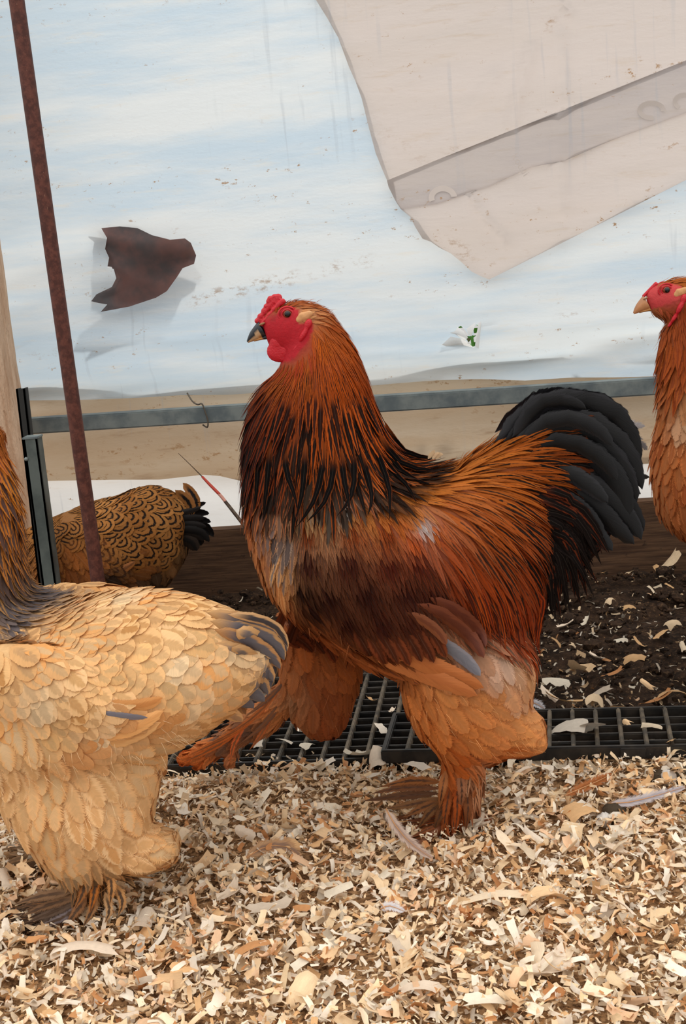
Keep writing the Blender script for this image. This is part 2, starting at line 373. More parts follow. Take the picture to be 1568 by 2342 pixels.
BAND = [(884,413),(1000,365),(1185,292),(1568,138),(2100,-75),(2100,20),(1568,258),(1400,320),(1290,368),(1215,382),(1120,425),(1000,466),(916,478),(903,458),(888,428)]
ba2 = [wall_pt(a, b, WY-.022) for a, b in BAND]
sheet('plastic_strip', ba2, WY-.008, mat=M_BEIGE2, wr=wr_patch, res=0.012, label='greyish plastic strip running diagonally across the beige sheet', cat='plastic strip')  # shadow across the beige sheet, put in as a greyer layer
# pale letter arcs printed on the sheet, over the shadow band
def arc_print(cx, cy, rx, ry, a0, a1, wd):
    pts = []
    for a in np.linspace(a0, a1, 18): pts.append((cx+rx*math.cos(a), cy+ry*math.sin(a)))
    V = []
    for k, (x, y) in enumerate(pts):
        a = a0+(a1-a0)*k/17
        for s in (-1, 1):
            q = A(x+s*wd*math.cos(a)*.5, y+s*wd*math.sin(a)*.5, WY-.03); V.append(q)
    V = np.array(V); V[:, 1] = WY-.008-wr_patch(V[:, 0], V[:, 2])-.0035
    return make_mesh('printed_arc', V, [(2*i, 2*i+1, 2*i+3, 2*i+2) for i in range(17)])
strip = bpy.data.objects['plastic_strip']  # the greyer layer put in for the shadow across the beige sheet
M_PRINT = mat_plain('pale_print', (208, 197, 189), 0.5, nz=0.04)
link('printed_letter', arc_print(1012, 452, 26, 21, -3.5, -0.1, 13), M_PRINT, strip)
link('printed_letter', arc_print(1490, 252, 27, 17, 1.4, 6.4, 11), M_PRINT, strip)
link('printed_letter', arc_print(1566, 232, 22, 16, 2.2, 5.0, 10), M_PRINT, strip)
# faint small lettering down the shadow band
def small_text():
    cu = bpy.data.curves.new('small_lettering', 'FONT'); cu.body = 'kouui'; cu.size = 0.022; cu.extrude = 0.0002
    o = bpy.data.objects.new('tmp', cu); COL.objects.link(o)
    me = bpy.data.meshes.new_from_object(o.evaluated_get(bpy.context.evaluated_depsgraph_get())); bpy.data.objects.remove(o)
    p = A(1168, 358, WY-.04); me.transform(Matrix.Translation((p[0], WY-.052, p[2])) @ Matrix.Rotation(math.radians(62), 4, 'Y') @ Matrix.Rotation(math.radians(90), 4, 'X'))
    me.name = 'small_lettering'; return me
link('printed_lettering', small_text(), M_PRINT, strip)

# torn curls round the small tear (parts of the tarp)
wall = bpy.data.objects['wall_back']
def flapmesh(pts, lift, name='torn_flap'):
    P3 = []
    for (x, y, l) in pts:
        q = A(x, y, WY-.02); P3.append((q[0], WY-.012-l, q[2]))
    c = np.mean(P3, 0); V = P3+[tuple(c-np.array([0, lift, 0]))]; n = len(P3)
    me = bpy.data.meshes.new(name); me.from_pydata(V, [], [(i, (i+1) % n, n) for i in range(n)])
    for p in me.polygons: p.use_smooth = True
    return me
for pts in ([(1046,748,.004),(1060,757,.010),(1070,772,.014),(1062,778,.012),(1040,764,.008),(1028,762,.004),(1040,757,.01)],
            [(1066,752,.006),(1086,738,.006),(1084,750,.016),(1078,768,.018),(1070,764,.014)],
            [(1094,738,.005),(1100,736,.004),(1098,765,.006),(1094,798,.006),(1086,792,.012),(1089,765,.014)],
            [(1030,770,.004),(1062,776,.012),(1080,792,.012),(1088,796,.006),(1060,790,.002),(1020,792,.002),(1004,795,.001)]):
    link('torn_flap', flapmesh(pts, 0.006), M_WHITE, wall)
# outside, seen through the holes
def grown(poly, k, dx=0, dy=0):
    c = np.mean(poly, 0); return [tuple(c+(np.array(q)-c)*k+np.array([dx, dy])) for q in poly]
def wr_pan(x, z): return .010*np.sin(z*55+x*12)+.008*np.sin(z*21-x*30)
M_PANEL = mat_plain('rust_panel', (150, 104, 94), 0.5, 0.0, 0.4, rgb2=(96, 84, 82), nscale=9)
pan = sheet('rusty_panel', [wall_pt(*q, WY+.04) for q in grown(HOLE, 1.12, -6, -4)], WY+.040, mat=M_PANEL, wr=wr_pan, res=.01); pan.parent = wall
sol = pan.modifiers.new('thick', 'SOLIDIFY'); sol.thickness = .003
# clear film behind the hole
def wr0(x, z): return (vnoise(x*9, z*14, 44)-.5)*.02
t = NT('clear_film'); lw = t.n('ShaderNodeBsdfTransparent', {'Color': (.78, .76, .76, 1)}); gl = t.n('ShaderNodeBsdfGlossy', {'Roughness': .18, 'Color': (.9, .92, .95, 1)})
fr = t.n('ShaderNodeFresnel', {'IOR': 1.35}); mx = t.n('ShaderNodeMixShader'); t.set(mx, 0, fr); t.set(mx, 1, lw); t.set(mx, 2, gl); M_FILM = t.done(mx)
link_poly = [wall_pt(*q) for q in grown(HOLE, 1.10)]
fo = sheet('clear_film', link_poly, WY+.018, mat=M_FILM, wr=wr0, res=0.01); fo.parent = wall
def weed():
    root = empty('weed', (A(1075, 775, 2.95)[0], 2.95, -0.03), 'green leafy weed outside, seen through the small torn hole', 'plant')
    g1 = mat_plain('weed_green', (70, 132, 48), .5, nz=.3); g2 = mat_plain('weed_green_dark', (60, 74, 30), .5, nz=.3, rgb2=(120, 110, 70), nscale=30)
    top = A(1075, 770, 2.95)[2]
    pchild(link('stem', tube([(root.location.x, 2.95, -.03), (root.location.x+.01, 2.96, top*.6), (root.location.x, 2.95, top+.08)], .004, 6), g1), root)
    for k in range(60):
        z = top-.12+.24*rng.random(); a = rng.random()*6.28; x = root.location.x+(rng.random()-.5)*.14
        d = np.array([math.cos(a), math.sin(a)*.4, .3]); L = .03+.02*rng.random(); s = np.array([-math.sin(a), math.cos(a)*.2, .5])*.012
        b = np.array([x, 2.95+(rng.random()-.5)*.04, z])
        me = bpy.data.meshes.new('leaf'); me.from_pydata([b, b+d*L*.5+s, b+d*L, b+d*L*.5-s], [], [(0, 1, 2, 3)])
        pchild(link('leaf', me, g1 if k % 3 else g2), root)
weed()

# ---- base board behind the soil
def planks():
    t = NT('old_board'); p = t.obj(); g = t.noise(t.mapping(p, (2, 8, 30)), 4, 6, .65)
    c = t.mix(t.ss(g, .3, .7), lin4((60, 42, 31)), lin4((98, 72, 52))); n = t.noise(p, 50, 5, .7)
    c = t.mix(t.ss(n, .6, .75), c, lin4((38, 28, 22)))
    b = t.pbsdf(Base_Color=c, Roughness=.85, Specular_IOR_Level=.2); t.set(b, 'Normal', t.bump(g, .5, .004)); m = t.done(b)
    for x0, x1, z1 in ((-2.4, -0.4365, .136), (-0.4365, 1.9, .139)):
        bm = bmesh.new(); box_bm(bm, (x0, 2.625, -.03), (x1, 2.663, z1), .003)
        link('base_board', bm_mesh('base_board', bm), m, label='dark weathered wooden base board behind the '+('pencilled hen' if x0 < -1 else 'rooster, running on behind the right-hand hen'), cat='board')
planks()

# ---- galvanised rail
M_GALV = mat_plain('galvanised', (122, 130, 128), 0.5, 0.15, 0.4, rgb2=(92, 102, 105), nscale=14, bump=.1)
def rail():
    a = A(60, 974, 2.60); b = A(1500, 882, 2.60)
    d = unit(b-a); a = a-d*0.02; b = b+d*1.2
    bm = bmesh.new(); L = np.linalg.norm(b-a); box_bm(bm, (0, -.0165, -.0175), (L, .0165, .0175), .003)
    bmesh.ops.transform(bm, matrix=Matrix.Translation(a) @ Matrix.Rotation(-math.asin(d[2]), 4, 'Y') @ Matrix.Rotation(math.atan2(d[1], d[0]), 4, 'Z'), verts=bm.verts)
    o = link('steel_rail', bm_mesh('steel_rail', bm), M_GALV, label='galvanised grey square tube rail along the plastic wall', cat='rail')
    bm = bmesh.new(); bmesh.ops.create_cone(bm, cap_ends=True, segments=12, radius1=.0055, radius2=.0055, depth=.002)
    q = A(1220, 901, 2.582); bmesh.ops.transform(bm, matrix=Matrix.Translation((q[0], 2.5828, q[2])) @ Matrix.Rotation(math.pi/2, 4, 'X'), verts=bm.verts)
    link('rivet_hole', bm_mesh('rivet_hole', bm), M_PUPIL, o)
rail()
# wire tie round the rail
wpts = [(428,899),(440,918),(452,925),(462,924),(470,945),(475,962),(474,977),(464,972)]
wp = [A(x, y, Y) for (x, y), Y in zip(wpts, (2.6, 2.585, 2.578, 2.577, 2.576, 2.576, 2.576, 2.59))]
link('wire_tie', tube(wp, .0018, 8, 'wire_tie'), mat_plain('wire', (92, 84, 74), .5, .5, .5), label='bent thin wire tied round the steel rail', cat='wire')
# red tipped stick with a slack brown end
sp_ = [(410,1040),(440,1068),(464,1092),(500,1130),(530,1165),(560,1205)]
st = empty('thin_stick', tuple(A(560, 1205, 2.60)), 'thin red and brown stick leaning on the white plastic behind rooster', 'stick')
def seg(name, pts, r, m): pchild(link(name, tube(pts, r, 8, name), m), st)
yy = lambda x: 2.645-(x-410)/150*.05
seg('twig_end', [A(x, y, yy(x)) for x, y in ((408,1037),(436,1064),(464,1092))], [.0006, .0009, .0014], mat_plain('twig', (90, 70, 55), .8))
seg('red_section', [A(x, y, yy(x)) for x, y in ((462,1090),(480,1109),(502,1131))], [.0026, .0034, .0036], mat_plain('stick_red', (196, 70, 52), .5, nz=.2))
seg('pink_section', [A(x, y, yy(x)) for x, y in ((500,1129),(508,1138),(515,1147))], [.0036, .0037, .0037], mat_plain('stick_pink', (214, 150, 132), .5, nz=.2))
seg('brown_section', [A(x, y, yy(x)) for x, y in ((514,1146),(530,1166),(565,1212),(600,1265))], [.0037, .004, .004, .004], mat_plain('stick_brown', (66, 44, 34), .7, rgb2=(100, 86, 70), nscale=80))

# ---- wooden post and steel angles at left
def mat_wood():
    t = NT('rough_post_wood'); p = t.obj(); g = t.noise(t.mapping(p, (18, 18, 2.2)), 2.5, 6, .65)
    c = t.mix(t.ss(g, .3, .7), lin4((184, 146, 116)), lin4((222, 192, 164))); n = t.noise(t.mapping(p, (1, 1, .3)), 110, 5, .7)
    c = t.mix(t.ss(n, .62, .72), c, lin4((120, 84, 58)))
    b = t.pbsdf(Base_Color=c, Roughness=.9, Specular_IOR_Level=.15); t.set(b, 'Normal', t.bump(t.math('ADD', g, n), .9, .006)); return t.done(b)
def wood_post():
    n, m = 40, 90; cx, cy, rx, ry = -1.112, 2.45, .075, .05; V = []; 
    for i in range(m):
        z = -.02+2.1*i/(m-1)
        for j in range(n):
            a = 2*math.pi*j/n; k = (abs(math.cos(a))**6+abs(math.sin(a))**6)**(-1/6)
            k *= 1+.05*(vnoise(np.array([j*.45]), np.array([i*.16]), 51)[0]-.5)+.03*(vnoise(np.array([j*1.4]), np.array([i*.8]), 52)[0]-.5)
            V.append((cx+rx*k*math.cos(a)+.004*math.sin(i*.2), cy+ry*k*math.sin(a), z))
    fc = [(i*n+j, i*n+(j+1) % n, (i+1)*n+(j+1) % n, (i+1)*n+j) for i in range(m-1) for j in range(n)]
    link('wooden_post', make_mesh('wooden_post', V, fc), mat_wood(), label='thick rough tan wooden post at the edge of the plastic wall', cat='post')
wood_post()
M_STEEL = mat_plain('dull_steel', (96, 104, 100), .5, .3, .5, rgb2=(72, 80, 78), nscale=10, bump=.1)
M_STEELD = mat_plain('dark_steel', (44, 44, 42), .6, .3, .4)
def angle(name, lab, px_top, px_bot, Y, w, mt, th=.004, base=False):
    a = A(*px_top, Y); b = A(*px_bot, Y)
    if base: b = b+(b-a)/max(a[2]-b[2], 1e-6)*(b[2]+.01)
    bm = bmesh.new()
    for (x0, x1, y0, y1) in ((0, w, 0, th), (0, th, 0, w*.9), (w-th, w, 0, w*.9)):
        vs = [bm.verts.new((p[0]+x, p[1]+y, p[2])) for p in (a, b) for x, y in ((x0, y0), (x1, y0), (x1, y1), (x0, y1))]
        for f in ((0, 1, 2, 3), (7, 6, 5, 4), (0, 4, 5, 1), (1, 5, 6, 2), (2, 6, 7, 3), (3, 7, 4, 0)): bm.faces.new([vs[i] for i in f])
    bmesh.ops.recalc_face_normals(bm, faces=bm.faces)
    return link(name, bm_mesh(name, bm), mt, label=lab, cat='steel channel')
ch = angle('steel_channel', 'dull green grey steel channel standing beside the wooden post', (52, 1002), (105, 1400), 2.17, .028, M_STEEL, base=True)
ch['category'] = 'channel'
c2 = angle('steel_channel', 'narrow blackened steel strip between the wooden post and the rail', (36, 890), (70, 1180), 2.205, .018, M_STEELD, base=True); c2['category'] = 'channel'
bm = bmesh.new(); q = A(52, 1002, 2.17); box_bm(bm, (q[0]-.001, 2.168, q[2]-.003), (q[0]+.030, 2.196, q[2]+.001), .0008); link('cap_plate', bm_mesh('cap_plate', bm), M_GALV, ch)
bm = bmesh.new(); bmesh.ops.create_uvsphere(bm, u_segments=10, v_segments=6, radius=.004); q = A(60, 1050, 2.169); bmesh.ops.translate(bm, vec=q, verts=bm.verts); link('bolt', bm_mesh('bolt', bm, True), M_GALV, ch)

# ---- rusty pole
def pole():
    a = A(38, 0, 2.06); b = A(226, 1345, 2.06); d = (b-a)/(a[2]-b[2]); top = a-d*.5; bot = b+d*(b[2]+.01)
    t = NT('rust_brown_paint'); p = t.obj(); n = t.noise(p, 90, 6, .7); n2 = t.noise(t.mapping(p, (1, 1, .25)), 300, 4, .7)
    c = t.mix(t.ss(n, .4, .65), lin4((74, 38, 30)), lin4((104, 58, 46))); c = t.mix(t.ss(n2, .66, .74), c, lin4((160, 120, 98)))
    bs = t.pbsdf(Base_Color=c, Roughness=.6, Specular_IOR_Level=.35); t.set(bs, 'Normal', t.bump(n2, .5, .002))
    link('rusty_pole', tube([top, (top+bot)/2, bot], .0128, 20, 'rusty_pole'), t.done(bs), label='slim rusty brown metal pole rising in front of the pencilled hen', cat='pole')
pole()

# ---- grates
M_GRATE = mat_plain('black_plastic', (26, 25, 24), .45, 0, .4, rgb2=(52, 46, 40), nscale=26, bump=.2)
M_GRATED = mat_plain('dusty_black_plastic', (64, 58, 50), .6, 0, .3, rgb2=(104, 92, 76), nscale=40, bump=.3)
_box = {}
def bar_obj(name, c, size, m, root):
    key = tuple(round(s, 4) for s in size)+(m.name,)
    if key not in _box:
        bm = bmesh.new(); box_bm(bm, [-s/2 for s in size], [s/2 for s in size], min(size)*.22); me = bm_mesh(name, bm); me.materials.append(m); _box[key] = me
    o = link(name, _box[key], None, root); o.location = c; return o
def grate(x0, x1, y0, y1, z, label, rot=0.0, tilt=0.0):
    root = empty('floor_grate', (x0, y0, z), label, 'grate', 'black plastic floor grates'); root.rotation_euler = (tilt, 0, rot)
    W, D = x1-x0, y1-y0; cx = .0345; cy = .0262
    nx = int(round(W/cx)); ny = int(round(D/cy)); cx = W/nx; cy = D/ny
    for i in range(1, nx): bar_obj('bar', (i*cx, D/2, .004), (.0062, D, .012), M_GRATED, root)
    for j in range(1, ny): bar_obj('cross_bar', (W/2, j*cy, .0), (W, .007, .010), M_GRATE, root)
    for y in (0, D): bar_obj('rim', (W/2, y, .0), (W+.008, .008, .020), M_GRATE, root)
    for x in (0, W): bar_obj('side_rim', (x, D/2, .0), (.008, D, .020), M_GRATE, root)
    for k in range(1, 4): bar_obj('clip', (W*k/4-.02, -.005, .001), (.036, .006, .014), M_GRATE, root)
gl_ = G(400, 1758, .012)
grate(-0.66, -0.02, 1.652, 1.99, .012, 'black plastic grate under the lifted foot of the rooster', 0.0)
grate(-0.225, 0.52, 1.630, 1.762, .034, 'black plastic grate reaching from the rooster out onto the dark soil', -0.04)

# ================================================================== BIRDS
SG = np.array([0, .14, .32, .52, .70, .84, .94, 1.0]); NS = len(SG)-1
def prof(kind, s):
    if kind == 'hackle': return np.clip((s/.30), 0, 1)**.6*np.clip(1-s**2.6, 0, 1)**.85
    if kind == 'tail': return np.clip(s/.25, 0, 1)**.6*np.sqrt(np.clip(1-np.clip((s-.62)/.38, 0, 1)**2.2, 0, 1))
    return np.clip(s/.34, 0, 1)**.7*np.clip(1-np.clip((s-.52)/.48, 0, 1)**2.4, 0, 1)**.5
PROF = {k: np.maximum(prof(k, SG), .015) for k in ('hackle', 'body', 'tail')}
PROF['saddle'] = PROF['hackle']; PROF['fluff'] = PROF['body']; PROF['short'] = PROF['hackle']; PROF['foot'] = PROF['hackle']; PROF['velvet'] = PROF['hackle']; PROF['plume'] = PROF['body']
# per class: spacing (m), tip lift (m), hug, camber, gravity, fray
CLS = dict(hackle=(.0072, .009, .85, .22, .10, .38), saddle=(.0078, .008, .88, .2, .10, .42), body=(.0115, .0040, 1.0, .10, .0, .17),
           fluff=(.0105, .0060, .95, .16, .05, .62), short=(.0042, .003, 1.0, .2, .0, .5), foot=(.0085, .010, .6, .2, .25, .5), velvet=(.0048, .0040, 1.0, .2, .03, .55), plume=(.012, .0058, .97, .12, .04, .60))

class Bird:
    def __init__(s, name, label, Y, seed, group=None):
        s.name, s.Y, s.sc = name, Y, Y/2700.0
        s.rng = np.random.default_rng(seed); s.V = []; s.Fc = []; s.nv = 0; s.fe = []; s.label = label
        s.ctrl = []; s.skin = []; s.legpoly = None; s.extra = []; s.mat = M_FEATH; s.res = .0042; s.down = []
    # ---- solid chains
    def chain(s, secs, n=22, sub=4, mirror=False, shift=(0, 0, 0)):
        """secs: (ax,ay,bx,by,halfwidth[,Y]) pixel pairs on opposite outlines"""
        rows = []
        for q in secs:
            Y = q[5] if len(q) > 5 else s.Y
            a = A(q[0], q[1], Y); b = A(q[2], q[3], Y); rows.append(np.concatenate([a, b, [q[4]]]))
        rows = np.array(crom(rows, sub))
        for mir in ((0, 1) if mirror else (0,)):
            a = rows[:, :3].copy(); b = rows[:, 3:6].copy()
            if mir: a[:, 1] = 2*s.Y-a[:, 1]; b[:, 1] = 2*s.Y-b[:, 1]; a += shift; b += shift
            c = (a+b)/2; u = (b-a)/2; w = rows[:, 6]
            th = np.linspace(0, 2*math.pi, n, endpoint=False)
            V = c[:, None]+u[:, None]*np.cos(th)[None, :, None]+np.array([0, 1, 0])*(w[:, None]*np.sin(th)[None])[..., None]
            m = len(rows); b0 = s.nv
            s.V += [V.reshape(-1, 3), c[:1], c[-1:]]
            fc = [(b0+i*n+j, b0+i*n+(j+1) % n, b0+(i+1)*n+(j+1) % n, b0+(i+1)*n+j) for i in range(m-1) for j in range(n)]
            e = b0+m*n
            s.Fc += fc+[(e, b0+(j+1) % n, b0+j) for j in range(n)]+[(e+1, b0+(m-1)*n+j, b0+(m-1)*n+(j+1) % n) for j in range(n)]
            s.nv += m*n+2
    def toe(s, pts, r):
        me = tube(pts, r, 8); V = np.array([v.co for v in me.vertices]); b0 = s.nv
        s.V.append(V); s.Fc += [tuple(b0+i for i in p.vertices) for p in me.polygons]; s.nv += len(V); bpy.data.meshes.remove(me)
    # ---- field
    def fpix(s, P, far_own=True):
        P = np.asarray(P, float); Q = P.copy(); Q[:, 1] = s.Y-np.abs(Q[:, 1]-s.Y); px = proj(Q)
        if s.legpoly is not None:
            own = proj(P); k = (P[:, 1] > s.Y+.01) & inpoly(own[:, 0], own[:, 1], s.legpoly); px[k] = own[k]
        return px
    def field(s, px):
        C = s.carr; d = np.sqrt(((px[:, None]-C[None, :, :2])**2).sum(-1))+3.0
        w = 1/d**3.2; w /= w.sum(1, keepdims=True); near = d.argmin(1)
        v = w @ C[:, 2:]; return v, near
    def prep(s):
        rows = []; s.cc = []
        for (x, y, dx, dy, L, W, cls, e, m, st) in s.ctrl:
            n = math.hypot(dx, dy); rows.append([x, y, dx/n, dy/n, L, W, *lin(e), *lin(m), st]); s.cc.append(cls)
        s.carr = np.array(rows)
    def build_body(s):
        s.prep()
        me = bpy.data.meshes.new('tmp'); me.from_pydata(np.vstack(s.V).tolist(), [], s.Fc)
        o = bpy.data.objects.new('tmp', me); COL.objects.link(o)
        md = o.modifiers.new('r', 'REMESH'); md.mode = 'VOXEL'; md.voxel_size = s.res
        sm = o.modifiers.new('s', 'SMOOTH'); sm.iterations = 6; sm.factor = .5
        dg = bpy.context.evaluated_depsgraph_get(); m2 = bpy.data.meshes.new_from_object(o.evaluated_get(dg))
        bpy.data.objects.remove(o); bpy.data.meshes.remove(me)
        m2.name = s.name+'_body'
        for p in m2.polygons: p.use_smooth = True
        n = len(m2.vertices); co = np.empty(n*3, np.float32); m2.vertices.foreach_get('co', co); co = co.reshape(-1, 3).astype(float)
        px = s.fpix(co); v, near = s.field(px)
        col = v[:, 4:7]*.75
        for poly, c in s.skin:
            k = inpoly(px[:, 0], px[:, 1], poly); col[k] = lin(c)
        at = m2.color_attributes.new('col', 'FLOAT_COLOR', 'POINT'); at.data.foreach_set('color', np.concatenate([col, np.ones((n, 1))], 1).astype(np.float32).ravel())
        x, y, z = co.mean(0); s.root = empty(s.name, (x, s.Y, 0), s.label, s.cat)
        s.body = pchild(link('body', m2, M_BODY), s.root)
        m2.calc_loop_triangles(); tr = np.empty(len(m2.loop_triangles)*3, np.int32); m2.loop_triangles.foreach_get('vertices', tr); tr = tr.reshape(-1, 3)
        s.co, s.tr = co, tr; s.bvh = BVHTree.FromPolygons(co.tolist(), tr.tolist())
        nr = np.empty(n*3, np.float32); m2.vertices.foreach_get('normal', nr); s.nr = nr.reshape(-1, 3).astype(float)
    # ---- scatter feathers over the whole body surface
    def scatter(s, ncand=60000, dens=1.0, size=1.0):
        tri = s.co[s.tr]; ar = np.linalg.norm(np.cross(tri[:, 1]-tri[:, 0], tri[:, 2]-tri[:, 0]), axis=1); cdf = np.cumsum(ar)/ar.sum()
        ti = np.searchsorted(cdf, s.rng.random(ncand)); r1 = np.sqrt(s.rng.random(ncand)); r2 = s.rng.random(ncand)
        wt = np.stack([1-r1, r1*(1-r2), r1*r2], 1)
        P = (tri[ti]*wt[..., None]).sum(1); N = unit((s.nr[s.tr[ti]]*wt[..., None]).sum(1))
        px = s.fpix(P); v, near = s.field(px); cls = np.array(s.cc)[near]
        ok = cls != 'skin'
        for poly, c in s.skin: ok &= ~inpoly(px[:, 0], px[:, 1], poly)
        grid = {}; keep = []
        rad = np.array([CLS[c][0] if c in CLS else .01 for c in cls])*dens*(s.sc/(1.5/2700.))**.5
        wide = v[:, 3]*s.sc; rad = np.where(np.isin(cls, ['body', 'fluff', 'plume']), np.clip(wide*.45, .004, .03)*dens, rad)
        cs = .012
        for i in np.nonzero(ok)[0]:
            p = P[i]; r = rad[i]; g = tuple((p//cs).astype(int)); hit = False; kk = int(r//cs)+1
            for a in range(-kk, kk+1):
                for b in range(-kk, kk+1):
                    for c in range(-kk, kk+1):
                        for j in grid.get((g[0]+a, g[1]+b, g[2]+c), ()):
                            q = P[j]
                            if (q[0]-p[0])**2+(q[1]-p[1])**2+(q[2]-p[2])**2 < r*r: hit = True; break
                        if hit: break
                    if hit: break
                if hit: break
            if not hit: grid.setdefault(g, []).append(i); keep.append(i)
        k = np.array(keep); P, N, v, cls, px = P[k], N[k], v[k], cls[k], px[k]; nf = len(k)
        e = 4.0; d2 = unit(v[:, :2])
        ang = (s.rng.random(nf)-.5)*np.where(np.isin(cls, ['fluff', 'foot']), .7, .26); ca, sa = np.cos(ang), np.sin(ang)
        d2 = np.stack([d2[:, 0]*ca-d2[:, 1]*sa, d2[:, 0]*sa+d2[:, 1]*ca], 1)
        D = np.array([A(CX+a*e*10, CY+b*e*10, s.Y)-A(CX, CY, s.Y) for a, b in d2]); D = unit(D)
        D = unit(D-N*(D*N).sum(1, keepdims=True))
        fl_ = np.where(cls == 'fluff', 1.5, 1.0); fw_ = np.where(cls == 'fluff', 1.55, np.where(cls == 'body', 1.35, np.where(np.isin(cls, ['hackle', 'saddle']), 1.3, 1.0)))
        L = v[:, 2]*s.sc*(.8+.4*s.rng.random(nf))*size*fl_; W = v[:, 3]*s.sc*.5*(.85+.3*s.rng.random(nf))*size*fw_
        cp = np.array([CLS[c] for c in cls]); hs = np.isin(cls, ['hackle', 'saddle']); v = v.copy(); v[hs, 10] *= np.where(cls == 'saddle', np.where(s.rng.random(nf) < .5, 1.25, .25), .35+1.25*s.rng.random(nf))[hs]
        s.grow(P, N, D, L, W, cls, cp, v)
        return nf
    def grow(s, P, N, D, L, W, cls, cp, v):
        nf = len(P); pts = np.empty((nf, NS+1, 3)); nrm = np.empty((nf, NS+1, 3)); pts[:, 0] = P+N*.0008; nrm[:, 0] = N
        p = pts[:, 0].copy(); d = D.copy(); nn = N.copy()
        rl = .6+.8*s.rng.random(nf)
        for i in range(NS):
            st = (SG[i+1]-SG[i])*L; q = p+d*st[:, None]; q[:, 2] -= cp[:, 4]*st*SG[i+1]
            off = .001+cp[:, 1]*rl*SG[i+1]**1.3
            for f in range(nf):
                lo, no, _, ds = s.bvh.find_nearest(Vector(q[f]))
                if lo is None: continue
                no = np.array(no); h = cp[f, 2]
                if ds > .028: h *= .15
                elif ds > .014: h *= .6
                tgt = np.array(lo)+no*off[f]
                q[f] = q[f]*(1-h)+tgt*h
                if ds < .028: nn[f] = nn[f]*.35+no*.65
            d = unit(q-p)*.75+d*.25; d = unit(d); p = q; pts[:, i+1] = q; nn = unit(nn); nrm[:, i+1] = nn
        s.fe.append(dict(P=pts, N=nrm, W=W, cls=cls, camber=cp[:, 3], edge=v[:, 4:7], mid=v[:, 7:10], st=v[:, 10], fray=cp[:, 5], big=np.zeros(nf)))
    # ---- hand placed feathers along pixel paths
    def spline(s, path, W, edge, mid=None, st=0., cls='tail', Y=None, hug=None, fray=.15, tilt=0., mirror=True, camber=.18, roll=0., bias=2.0):
        """path: pixel points; Y list of depths, or hug=offset above the body seen from the camera"""
        pp = np.array(crom([np.array(p, float) for p in path], 8)); dl = np.r_[0, np.cumsum(np.linalg.norm(np.diff(pp, axis=0), axis=1))]; dl /= dl[-1]
        pp = np.stack([np.interp(SG, dl, pp[:, k]) for k in range(2)], 1)
        if hug is not None:
            pts = []; last = None
            for k, (x, y) in enumerate(pp):
                r = unit(R @ _nd(x, y)); h = s.bvh.ray_cast(Vector(O), Vector(r))
                if h[0] is not None: q = np.array(h[0])-r*(hug-.012+SG[k]*.018); last = q[1]
                else:
                    q = A(x, y, last if last is not None else s.Y-.04); lo, no, _, ds = s.bvh.find_nearest(Vector(q))
                    if ds > .012: q = np.array(lo)+unit(q-np.array(lo))*.012
                pts.append(q)
            pts = np.array(pts)
        else:
            Ys = np.interp(SG, np.linspace(0, 1, len(Y)), Y); pts = np.array([A(x, y, yy_) for (x, y), yy_ in zip(pp, Ys)])
        T = unit(np.gradient(pts, axis=0)); N = np.tile(np.array([0, -1., 0]), (NS+1, 1)); N = N+np.array([0, 0, 1.])*tilt
        N = unit(N-T*(N*T).sum(1, keepdims=True)); B = np.cross(T, N); N = unit(N*math.cos(roll)+B*math.sin(roll))
        e = lin(edge); m = lin(mid if mid is not None else edge)
        for mir in ((0, 1) if mirror else (0,)):
            P2, N2 = pts.copy(), N.copy()
            if mir: P2[:, 1] = 2*s.Y-P2[:, 1]; N2[:, 1] *= -1
            s.fe.append(dict(P=P2[None], N=N2[None], W=np.array([W*s.sc*.5]), cls=np.array([cls]), camber=np.array([camber]), edge=e[None], mid=m[None], st=np.array([st]), fray=np.array([fray]), big=np.array([bias])))
    # ---- turn everything into mesh
    def finish(s, nbig=290, ring=False, names=None):
        cat = {k: np.concatenate([f[k] for f in s.fe]) for k in s.fe[0]}
        nf = len(cat['W']); P, N = cat['P'], cat['N']; T = unit(np.gradient(P, axis=1)); S = unit(np.cross(T, N)); N = np.cross(S, T)
        pr = np.array([PROF[c] for c in cat['cls']])*cat['W'][:, None]
        tt = np.array([-1, -.5, 0, .5, 1.0]); nt = len(tt)
        V = P[:, :, None]+S[:, :, None]*(pr[..., None]*tt)[..., None]-N[:, :, None]*(pr[..., None]*tt**2*cat['camber'][:, None, None])[..., None]
        rnd = s.rng.random(nf)
        q = np.arange(NS*(nt-1)); base = np.array([[i*nt+j, i*nt+j+1, (i+1)*nt+j+1, (i+1)*nt+j] for i in range(NS) for j in range(nt-1)])
        uvv = np.stack(np.meshgrid(SG, tt*.5+.5, indexing='ij'), -1).reshape(-1, 2)
        # score: what shows largest from the photograph's side
        mid = P[:, NS//2]; view = unit(O-mid); face = np.clip((N[:, NS//2]*view).sum(1), 0, 1)
        Ln = np.linalg.norm(P[:, -1]-P[:, 0], axis=1); px = proj(mid); vis = (px[:, 0] > -10) & (px[:, 0] < 1578)
        score = Ln*cat['W']*(face**.5)*(.2+vis)*(1+20*cat['big'])*np.where(np.isin(cat['cls'], ['fluff', 'short', 'foot', 'velvet', 'plume']), .15, 1)
        order = np.argsort(-score); big = set(order[:nbig].tolist())
